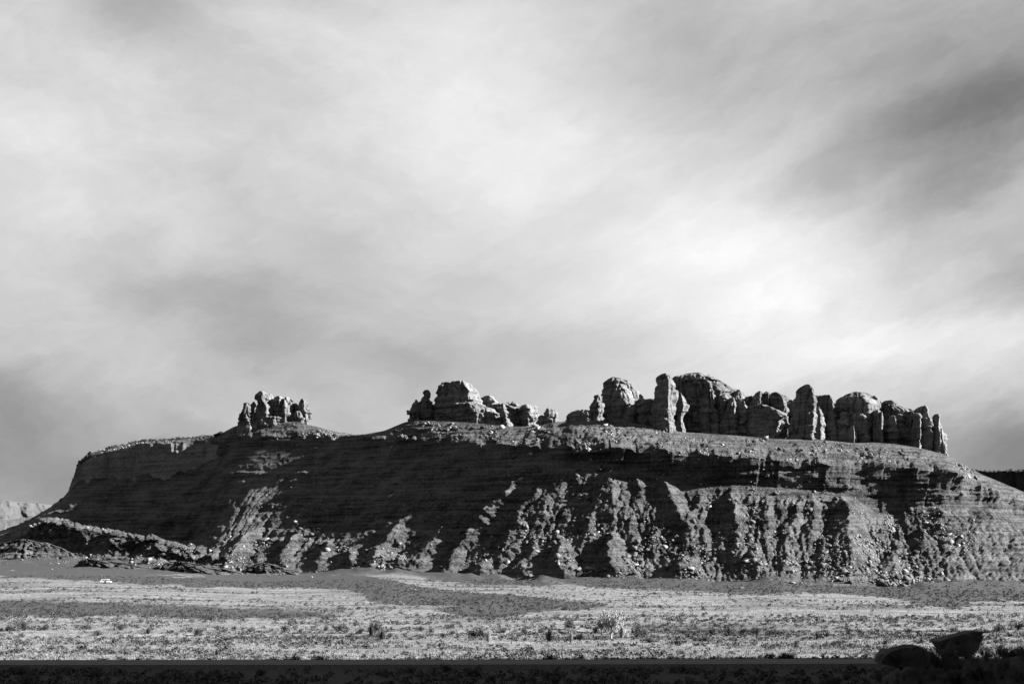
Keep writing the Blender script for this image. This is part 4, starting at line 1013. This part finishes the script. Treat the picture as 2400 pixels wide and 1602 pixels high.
# ------------------------------------------------------------------ vegetation
_lr = np.random.default_rng(77)
LOBES = [[(_lr.uniform(-.75, .75), _lr.uniform(-.75, .75), _lr.uniform(.15, .65), _lr.uniform(.25, .5)) for _ in range(6)] for _ in range(9)]
def shrub_base(seed, leaves, blades, spread=1.0, up=1.0, leaf=.12, blade_w=.02, simple=False):
    """unit shrub: about 1 m tall and 1 m half-width"""
    r = np.random.default_rng(seed); V = []; T = []
    for _ in range(blades):
        a = r.uniform(0, 2 * math.pi); t = r.uniform(.1, 1) * spread; h = up * (1.05 - .45 * (t / max(spread, .01)) ** 2) * r.uniform(.7, 1.05)
        d = np.array([math.cos(a), math.sin(a)]); s = np.array([-d[1], d[0]]) * blade_w
        b0 = d * t * .12; m = d * t * .55; e = d * t
        n = len(V)
        if simple:
            V += [(*(b0 - s), -.05), (*(b0 + s), -.05), (*(e * .8), h)]; T.append((n, n + 1, n + 2)); continue
        V += [(*(b0 - s), -.05), (*(b0 + s), -.05), (*(m + s * .8), h * .62), (*(m - s * .8), h * .62), (*e, h)]
        T += [(n, n + 1, n + 2), (n, n + 2, n + 3), (n + 3, n + 2, n + 4)]
    for _ in range(leaves):
        a = r.uniform(0, 2 * math.pi); q = r.random() ** .5; el = r.uniform(0.05, 1)
        if leaves > 100:
            lc = LOBES[seed % len(LOBES)][r.integers(0, 6)]; v3 = r.normal(size=3) * lc[3] * .55; c = np.array([lc[0], lc[1], max(.03, lc[2])]) + v3; c[2] = abs(c[2])
        rad_ = q * spread * math.sqrt(max(0.05, 1 - (el * .92) ** 2)); c = c if leaves > 100 else np.array([math.cos(a) * rad_, math.sin(a) * rad_, el * up * r.uniform(.75, 1.05)])
        u = r.normal(size=3); u /= np.linalg.norm(u); w = np.cross(u, r.normal(size=3)); w /= np.linalg.norm(w) + 1e-9
        sz = leaf * r.uniform(.6, 1.4); n = len(V)
        V += [tuple(c + u * sz), tuple(c - u * sz * .5 + w * sz * .7), tuple(c - u * sz * .5 - w * sz * .7)]; T.append((n, n + 1, n + 2))
    return np.array(V), np.array(T)
SH_BIG = [shrub_base(500 + i, 340, 90, 1.0, 1.05, .09, .018) for i in range(5)]
SH_WISP = [shrub_base(520 + i, 120, 260, 1.0, 1.0, .06, .022) for i in range(4)]
SH_SMALL = [shrub_base(540 + i, 18, 4, 1.0, 1.0, .32, .06, True) for i in range(6)]
FINE = [shrub_base(580 + i, 0, 34, 1.0, 1.0, .2, .03, True) for i in range(4)]
TUFT = [shrub_base(560 + i, 0, 9, .8, 1.0, .2, .12, True) for i in range(5)]
SH_ME = {}
def sh_me(kind, i, mk):
    if (kind, i, mk) not in SH_ME:
        me = mesh_np('shrub', *{'b': SH_BIG, 'w': SH_WISP}[kind][i]); me.materials.append(M[mk]); SH_ME[(kind, i, mk)] = me
    return SH_ME[(kind, i, mk)]
rv = np.random.default_rng(23)
def put_shrub(pos, half_w, h, kind, mk, label, group=None):
    o = bpy.data.objects.new('shrub', sh_me(kind, int(rv.integers(0, 5 if kind == 'b' else 4)), mk)); C.objects.link(o)
    o.location = (pos[0], pos[1], pos[2] - .03); o.scale = (half_w, half_w * .9, h); o.rotation_euler = (0, 0, rv.uniform(0, 6.28))
    return tag(o, label, 'shrub', group)

WASH = 'shrubs along the wash on the plain'
SHRUBS = [(55, 1477, 36, 24, 'b', 'd'), (105, 1476, 30, 14, 'b', 'd'), (20, 1477, 30, 14, 'b', 'm'), (205, 1473, 38, 12, 'b', 'm'), (282, 1476, 32, 17, 'b', 'd'), (347, 1485, 18, 16, 'w', 'd'), (463, 1487, 22, 18, 'b', 'd'),
 (510, 1476, 24, 12, 'b', 'm'), (495, 1454, 10, 8, 'b', 'd'), (265, 1505, 16, 11, 'b', 'd'), (230, 1489, 20, 11, 'b', 'd'), (165, 1502, 20, 11, 'b', 'm'), (305, 1495, 18, 8, 'b', 'd'), (590, 1480, 22, 14, 'b', 'm'), (550, 1475, 18, 10, 'b', 'd'),
 (668, 1477, 28, 16, 'b', 'm'), (795, 1477, 30, 16, 'b', 'd'), (765, 1478, 20, 11, 'b', 'd'), (870, 1492, 26, 38, 'w', 'd'), (895, 1500, 28, 26, 'w', 'd'), (880, 1478, 36, 20, 'b', 'd'), (846, 1484, 16, 12, 'b', 'd'), (985, 1478, 26, 11, 'b', 'd'),
 (1010, 1480, 22, 10, 'b', 'm'), (1110, 1492, 44, 20, 'b', 'd'), (1130, 1492, 24, 22, 'b', 'd'), (1145, 1505, 22, 34, 'w', 'p'), (1060, 1488, 28, 14, 'b', 'm'), (1180, 1482, 30, 12, 'b', 'm'), (1040, 1493, 24, 10, 'b', 'd'),
 (1230, 1484, 26, 14, 'b', 'd'), (1270, 1482, 24, 14, 'b', 'm'), (1288, 1502, 44, 32, 'w', 'm'), (1338, 1505, 26, 30, 'w', 'p'), (1362, 1498, 30, 18, 'w', 'm'), (1310, 1500, 28, 18, 'w', 'p'), (1398, 1482, 26, 16, 'b', 'd'),
 (1458, 1494, 34, 36, 'w', 'p'), (1492, 1492, 34, 26, 'b', 'd'), (1512, 1490, 28, 20, 'b', 'm'), (1530, 1482, 24, 14, 'b', 'm'), (1562, 1481, 26, 12, 'b', 'd'), (1600, 1484, 28, 10, 'b', 'd'), (1640, 1482, 26, 12, 'b', 'm'), (1665, 1484, 34, 14, 'b', 'd'),
 (1708, 1484, 22, 20, 'b', 'd'), (1745, 1484, 32, 14, 'b', 'd'), (1775, 1486, 34, 16, 'b', 'd'), (1655, 1502, 30, 15, 'b', 'm'), (1522, 1505, 30, 13, 'b', 'd'), (1585, 1510, 30, 13, 'b', 'd'), (1630, 1500, 22, 9, 'b', 'm'),
 (1810, 1487, 26, 12, 'b', 'd'), (1915, 1495, 26, 17, 'b', 'd'), (1938, 1492, 18, 13, 'b', 'd'), (1990, 1485, 22, 13, 'b', 'd'), (2015, 1484, 18, 15, 'b', 'm'), (2045, 1488, 20, 12, 'b', 'm'), (2075, 1509, 38, 14, 'b', 'm'), (2130, 1483, 32, 13, 'b', 'd'),
 (2160, 1507, 30, 15, 'b', 'm'), (2232, 1480, 28, 13, 'b', 'd'), (2180, 1492, 24, 12, 'b', 'd'), (2340, 1478, 34, 16, 'b', 'd'), (2388, 1474, 32, 18, 'b', 'd'), (1965, 1508, 26, 11, 'b', 'm'), (2310, 1482, 22, 10, 'b', 'm')]
MK = {'d': 'shrub_dark', 'm': 'shrub_mid', 'p': 'shrub_pale'}
SPECIAL = {870: 'tallest wispy dark shrub of the left-of-centre clump along the wash', 895: 'rounded wispy shrub leaning on the tallest clump left of centre along the wash', 1145: 'pale dry shrub at the right end of a long dark clump, centre of the plain',
           347: 'thin fan-shaped shrub of bare twigs on the left plain', 463: 'round dark shrub alone on the pale grass, left plain', 1338: 'pale dry twiggy shrub in front of the small juniper', 1288: 'broad grey twiggy shrub left of the small juniper',
           1458: 'pale dry shrub at the right foot of the big pale tree', 1492: 'dense dark shrub right of the big pale tree', 1110: 'long dark shrub clump in the centre of the plain', 55: 'largest dark shrub at the left edge of the plain'}
for (px, py, w, h, kd, mk) in SHRUBS:
    p = ground_hit(px, py); s = p[1] / F
    if px in SPECIAL: lb, gr = SPECIAL[px], None
    else:
        third = 'left' if px < 800 else ('middle' if px < 1600 else 'right')
        lb = {'d': 'dark', 'm': 'grey', 'p': 'pale'}[mk] + ' low shrub in the brush line across the ' + third + ' of the grassy plain'; gr = WASH
    put_shrub(p, w * s / 2, h * s, kd, MK[mk], lb, gr)

def tree(px, py, w, h, mats, label, dense, seed):
    p = ground_hit(px, py); s = p[1] / F; W, H = w * s / 2, h * s
    root = empty('tree', tuple(p)); tag(root, label, 'tree'); r = np.random.default_rng(seed)
    V = []; T = []
    def limb(a, b, ra, rb):
        a, b = np.array(a), np.array(b); d = b - a; d /= np.linalg.norm(d); u = np.cross(d, [.3, .9, .1]); u /= np.linalg.norm(u); w_ = np.cross(d, u); n = len(V)
        for q, rr_ in ((a, ra), (b, rb)):
            for k in range(5): V.append(q + rr_ * (u * math.cos(k * 1.2566) + w_ * math.sin(k * 1.2566)))
        for k in range(5): T.append((n + k, n + (k + 1) % 5, n + 5 + (k + 1) % 5)); T.append((n + k, n + 5 + (k + 1) % 5, n + 5 + k))
    tips = []
    limb((0, 0, -.15), (0.05 * W, 0, H * .35), .045 * H, .03 * H)
    for k in range(9 if dense else 22):
        a = r.uniform(0, 6.28); q = r.uniform(.3, .9); b0 = np.array([0.05 * W, 0, H * r.uniform(.12, .35)]); m = b0 + np.array([math.cos(a) * W * q * .5, math.sin(a) * W * q * .5, H * r.uniform(.2, .35)])
        e = m + np.array([math.cos(a) * W * q * .45, math.sin(a) * W * q * .45, H * r.uniform(.12, .32)]); limb(b0, m, .018 * H, .011 * H); limb(m, e, .011 * H, .004 * H); tips += [m, e]
    link('trunk', mesh_np('trunk', np.array(V), np.array(T)), M[mats[0]], root)
    V = []; T = []
    n_leaf = 900 if dense else 1500
    for k in range(n_leaf):
        if dense:
            v = r.normal(size=3); v /= np.linalg.norm(v); q = r.random() ** .4; lump = 1 + .22 * math.sin(v[0] * 5 + 1) * math.cos(v[2] * 6)
            c = np.array([v[0] * W * q * lump, v[1] * W * q * lump, H * .54 + v[2] * H * .45 * q * lump]); sz = H * .045; u = r.normal(size=3)
        else:
            t = tips[r.integers(0, len(tips))]; c = t + r.normal(size=3) * np.array([W * .22, W * .22, H * .11]); sz = H * .05; u = np.array([r.normal() * .4, r.normal() * .4, 1.0])
        u /= np.linalg.norm(u); w_ = np.cross(u, r.normal(size=3)); w_ /= np.linalg.norm(w_); n = len(V)
        th = .55 if dense else .30
        V += [c + u * sz, c - u * sz * .6 + w_ * sz * th, c - u * sz * .6 - w_ * sz * th]; T.append((n, n + 1, n + 2))
    link('crown', mesh_np('crown', np.array(V), np.array(T)), M[mats[1]], root)
tree(1334, 1476, 25, 29, ('wood', 'shrub_dark'), 'small dense dark juniper standing alone on the plain right of centre', True, 71)
tree(1432, 1496, 52, 62, ('shrub_pale', 'shrub_pale'), 'big pale leafless tree of fine upright twigs, the tallest plant on the plain', False, 72)
tree(1410, 1482, 28, 34, ('wood', 'shrub_mid'), 'grey thin-crowned small tree behind the left side of the big pale tree', False, 73)

# scatter: grass tufts (pale), small dark bushes, dense grey scrub in the belts, brush toned dark for shade near the road
def frustum_pts(n, y0, y1, r, power=1.0):
    Y = y0 + (y1 - y0) * r.random(n) ** power; X = r.uniform(-.40, .40, n) * Y
    Z = ground_z(X, Y); return X, Y, Z
def scatter_veg():
    r = np.random.default_rng(31)
    X, Y, Z = frustum_pts(50000, 199, 540, r, 1.6); cvv = cover(X, Y, Z)
    pl = fbm2(X / 14, Y / 9, 601, 3)
    g = (r.random(len(X)) < (1 - cvv) * np.clip(.8 + 1.5 * pl, .06, 1)) & (hill(X, Y) < .3)
    pos = np.stack([X, Y, Z], -1)[g]; n = len(pos); s = r.uniform(.22, .48, n)
    o = join_instances('dry_grass', TUFT, pos, np.stack([s * .9, s * .9, s], -1), r.uniform(0, 6.28, n), r.integers(0, 5, n), M['grass']); o['kind'] = 'stuff'; tag(o, 'pale dry grass covering the sunlit plain', 'grass')
    X, Y, Z = frustum_pts(34000, 199, 570, r, 1.35); cvv = cover(X, Y, Z); pl = fbm2(X / 20, Y / 8, 605, 3)
    g = (r.random(len(X)) < np.clip(.10 + .9 * pl + .8 * cvv, .01, 1)) & (hill(X, Y) < .3)
    pos = np.stack([X, Y, Z], -1)[g]; n = len(pos); s = r.uniform(.22, .5, n) * (1 + .5 * (r.random(n) < .1))
    Xn, Yn, Zn = frustum_pts(9000, 200, 330, r, 1.1); kn = (r.random(9000) < np.clip(.35 + 1.2 * fbm2(Xn / 11, Yn / 4, 607, 3), .03, .9)) & (hill(Xn, Yn) < .3)
    pos = np.vstack([pos, np.stack([Xn, Yn, Zn], -1)[kn]]); s = np.concatenate([s, r.uniform(.25, .62, kn.sum())]); n = len(pos)
    half = r.random(n) < .55
    for nm, mk, sel, lab in (('low_sage', 'shrub_mid', half, 'low grey sage dotting the grassy plain'), ('low_dark_scrub', 'shrub_dark', ~half, 'low dark scrub dotting the grassy plain')):
        q = np.where(sel)[0]; m = len(q)
        o = join_instances(nm, SH_SMALL, pos[q], np.stack([s[q] * 1.1, s[q] * 1.1, s[q]], -1), r.uniform(0, 6.28, m), r.integers(0, 6, m), M[mk]); o['kind'] = 'stuff'; tag(o, lab, 'scrub')
    # shaded brush between the road and the bottom of the picture, and on the hill flank
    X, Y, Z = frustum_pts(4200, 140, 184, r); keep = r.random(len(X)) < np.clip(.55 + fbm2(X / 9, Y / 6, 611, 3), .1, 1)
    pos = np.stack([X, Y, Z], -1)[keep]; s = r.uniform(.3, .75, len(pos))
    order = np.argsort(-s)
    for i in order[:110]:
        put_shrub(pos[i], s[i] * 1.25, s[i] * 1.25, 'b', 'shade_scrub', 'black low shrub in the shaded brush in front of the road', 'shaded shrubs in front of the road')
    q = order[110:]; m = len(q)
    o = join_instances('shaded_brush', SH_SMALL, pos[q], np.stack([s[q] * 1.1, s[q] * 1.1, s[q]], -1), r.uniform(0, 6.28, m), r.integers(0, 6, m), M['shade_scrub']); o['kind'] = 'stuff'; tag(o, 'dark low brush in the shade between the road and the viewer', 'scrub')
    # brush along the far road edge
    X = r.uniform(-85, 70, 240); keep = fbm2(X / 9, X * 0, 613, 2) > -.05; X = X[keep]
    Y = 197.2 + .9 * np.exp((X + 20) / 60) + r.uniform(0, 2.5, len(X)); Z = ground_z(X, Y)
    for i in range(min(len(X), 70)):
        h = r.uniform(.3, .6) + (.6 if r.random() < .15 else 0); put_shrub((X[i], Y[i], Z[i]), h * 1.2, h, 'b', 'shrub_dark', 'dark low shrub along the far edge of the road', 'roadside shrubs')
    # knoll grasses and bushes, bottom right
    X = r.uniform(4, 15, 1400); Y = r.uniform(25, 40, 1400); Z = ground_z(X, Y); m = len(X); s = r.uniform(.12, .32, m)
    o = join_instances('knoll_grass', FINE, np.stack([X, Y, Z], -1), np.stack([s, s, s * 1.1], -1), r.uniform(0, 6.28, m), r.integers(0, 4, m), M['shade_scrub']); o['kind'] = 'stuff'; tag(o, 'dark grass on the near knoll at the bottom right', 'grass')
    # tiny trees along rims
    pts = []
    for _ in range(420):
        px = r.uniform(250, 506) if r.random() < .7 else r.uniform(505, 520); c = int(np.interp(px, COLPX, np.arange(NCOL)))
        pts.append(LEV[6][c] + [0, r.uniform(-2, 10), 0])
    pts = np.array(pts); m = len(pts); s = r.uniform(.5, 1.3, m)
    o = join_instances('rim_scrub', SH_SMALL, pts, np.stack([s, s, s * 1.2], -1), r.uniform(0, 6.28, m), r.integers(0, 6, m), M['shrub_dark']); o['kind'] = 'stuff'; tag(o, 'tiny dark bushes along the rim of the left cliff', 'scrub')
    row = PLV[-3]; idx = r.integers(0, len(row), 500); pts = row[idx] + np.stack([r.uniform(-1, 1, 500), r.uniform(-4, 60, 500), np.zeros(500)], -1); s = r.uniform(.8, 2.4, 500)
    o = join_instances('plateau_woodland', SH_SMALL, pts, np.stack([s, s, s * 1.2], -1), r.uniform(0, 6.28, 500), r.integers(0, 6, 500), M['shrub_dark']); o['kind'] = 'stuff'; tag(o, 'dark scrubby woodland on the far plateau at the right', 'woodland')
scatter_veg()

# ------------------------------------------------------------------ near knoll boulders (bottom right)
def near_block(name, outline, Y, thick, label, seed):
    """slab with a traced front outline, real thickness and a rough broken face"""
    pts = P(np.array([a for a, _ in outline], float), np.array([b for _, b in outline], float), Y)
    c = pts.mean(0); n = len(pts); bm = bmesh.new(); r = np.random.default_rng(seed)
    fr = [bm.verts.new((p[0] - c[0], -thick / 2 + r.uniform(-.08, .08), p[2] - c[2])) for p in pts]
    md = [bm.verts.new(((p[0] - c[0]) * r.uniform(.97, 1.04), r.uniform(-.1, .1), (p[2] - c[2]) * r.uniform(.97, 1.04))) for p in pts]
    bk = [bm.verts.new(((p[0] - c[0]) * .9, thick / 2 + r.uniform(-.08, .08), (p[2] - c[2]) * .9)) for p in pts]
    bm.faces.new(fr); bm.faces.new(bk[::-1])
    for a, b in ((fr, md), (md, bk)):
        for i in range(n): bm.faces.new((a[i], b[i], b[(i + 1) % n], a[(i + 1) % n]))
    bmesh.ops.recalc_face_normals(bm, faces=bm.faces)
    bmesh.ops.triangulate(bm, faces=bm.faces)
    bmesh.ops.subdivide_edges(bm, edges=bm.edges, cuts=5, use_grid_fill=True)
    co = np.array([v.co[:] for v in bm.verts]); dd = .045 * fbm3(co[:, 0] / .4, co[:, 1] / .4, co[:, 2] / .16, seed, 4) - .06 * np.clip(1 - np.abs(fbm3(co[:, 0] / .5, co[:, 1] / .5, co[:, 2] / .3, seed + 9, 2)) / .08, 0, 1)
    for v, k in zip(bm.verts, dd): v.co += v.co.normalized() * k
    me = bpy.data.meshes.new(name); bm.to_mesh(me); bm.free()
    o = link(name, me, M['boulder_dark'], None, tuple(c)); tag(o, label, 'boulder')
near_block('boulder', [(2188, 1500), (2215, 1490), (2248, 1483), (2278, 1475), (2290, 1476), (2291, 1488), (2287, 1503), (2275, 1520), (2262, 1536), (2205, 1536), (2197, 1518)], 31.0, .8, 'black wedge-shaped boulder tilting up on the near knoll at the bottom right', 81)
near_block('boulder', [(2052, 1552), (2058, 1536), (2072, 1522), (2100, 1515), (2135, 1509), (2150, 1514), (2166, 1526), (2160, 1556), (2100, 1562)], 29.5, .9, 'black low boulder in the bottom right corner, left of the wedge-shaped one', 82)
rk = np.random.default_rng(91)
for _ in range(46):
    x = rk.uniform(6.2, 13.2); y = rk.uniform(26.5, 34.0); hh = rk.uniform(.14, .36)
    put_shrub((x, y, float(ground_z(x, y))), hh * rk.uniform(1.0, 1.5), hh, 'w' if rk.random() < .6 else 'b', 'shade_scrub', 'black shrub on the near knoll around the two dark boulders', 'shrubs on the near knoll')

# ------------------------------------------------------------------ posts
def post(px, py, h_px, rad_, label, mat='wood', double=False):
    p = ground_hit(px, py, 100); s = p[1] / F; h = h_px * s
    bm = bmesh.new()
    bmesh.ops.create_cone(bm, cap_ends=True, segments=8, radius1=rad_, radius2=rad_ * .8, depth=h + .4)
    for v in bm.verts: v.co.z += h / 2 - .2
    root = empty('marker_post', tuple(p)); tag(root, label, 'post')
    me = bpy.data.meshes.new('shaft'); bm.to_mesh(me); bm.free(); link('shaft', me, M[mat], root)
    bm = bmesh.new(); bmesh.ops.create_cube(bm, size=1)
    for v in bm.verts: v.co.x *= rad_ * 3; v.co.y *= rad_ * 1.2; v.co.z *= .22; v.co.z += h - .2
    for v in bm.verts: v.co.y -= rad_ * .9
    me = bpy.data.meshes.new('plate'); bm.to_mesh(me); bm.free(); link('plate', me, M[mat], root)
post(435, 1546, 33, .045, 'thin dark post standing at the far edge of the road, left side')
post(777, 1543, 52, .045, 'taller thin post beside the road, left of centre')
post(82, 1374, 20, .10, 'thin distant pole on the plain left of the white vehicle')
post(72, 1371, 15, .08, 'shorter distant pole at the left, next to the other pole')

# ------------------------------------------------------------------ white vehicle
def vehicle():
    p = ground_hit(248, 1366.5); s = p[1] / F; Lm = 25.0 * s
    root = empty('truck', (p[0], p[1], p[2] - .02)); tag(root, 'white open-sided off-road truck with a flat canopy, parked on the far left plain', 'truck')
    k = Lm / 5.0
    def prism(name, prof, w, mat, y0=0.0, par=root):
        bm = bmesh.new(); a = [bm.verts.new((x * k, y0 - w / 2, z * k)) for x, z in prof]; b = [bm.verts.new((x * k, y0 + w / 2, z * k)) for x, z in prof]
        bm.faces.new(a); bm.faces.new(b[::-1])
        for i in range(len(prof)): bm.faces.new((a[i], b[i], b[(i + 1) % len(prof)], a[(i + 1) % len(prof)]))
        bmesh.ops.recalc_face_normals(bm, faces=bm.faces); bmesh.ops.bevel(bm, geom=list(bm.edges), offset=.03, segments=1, affect='EDGES')
        me = bpy.data.meshes.new(name); bm.to_mesh(me); bm.free(); return link(name, me, mat, par)
    W = 1.8
    body = prism('body', [(-2.5, .55), (-1.15, .5), (-1.1, .45), (.7, .45), (2.45, .5), (2.5, .75), (2.15, 1.05), (1.35, 1.22), (1.2, 1.28), (-2.45, 1.25), (-2.5, 1.2)], W, M['white'])
    prism('canopy', [(-1.85, 1.78), (1.35, 1.78), (1.5, 1.86), (1.3, 1.95), (-1.85, 1.95)], W * .98, M['white'])
    prism('windscreen', [(1.35, 1.22), (1.43, 1.24), (1.38, 1.79), (1.30, 1.79)], W * .9, M['glass'])
    prism('cargo_box', [(-1.9, 1.22), (-1.55, 1.22), (-1.55, 1.79), (-1.9, 1.79)], W * .96, M['white'])
    prism('seat_row', [(-1.2, 1.2), (.9, 1.2), (.9, 1.5), (-1.2, 1.5)], W * .5, M['rubber'])
    for sd_ in (-1, 1):
        prism('door', [(-.35, .55), (.35, .55), (.35, 1.2), (-.35, 1.2)], .04, M['glass'], sd_ * (W / 2 + .012))
        prism('door', [(.5, .55), (.95, .55), (.95, 1.2), (.5, 1.2)], .04, M['white'], sd_ * (W / 2 + .012))
        for x in (-.3, 1.2): prism('canopy_post', [(x, 1.2), (x + .08, 1.2), (x + .08, 1.8), (x, 1.8)], .06, M['white'], sd_ * W * .45)
        prism('headlight', [(2.42, .72), (2.5, .72), (2.47, .9), (2.40, .9)], .22, M['steel'], sd_ * W * .34)
        for x in (-1.95, -1.2, 1.55):
            bm = bmesh.new(); bmesh.ops.create_cone(bm, cap_ends=True, segments=18, radius1=.42 * k, radius2=.42 * k, depth=.26)
            me = bpy.data.meshes.new('wheel'); bm.to_mesh(me); bm.free(); w = link('wheel', me, M['rubber'], root, (x * k, sd_ * (W / 2 - .08), .42 * k)); w.rotation_euler = (math.pi / 2, 0, 0)
            bm = bmesh.new(); bmesh.ops.create_cone(bm, cap_ends=True, segments=14, radius1=.2 * k, radius2=.2 * k, depth=.29)
            me = bpy.data.meshes.new('hub'); bm.to_mesh(me); bm.free(); link('hub', me, M['steel'], w)
vehicle()
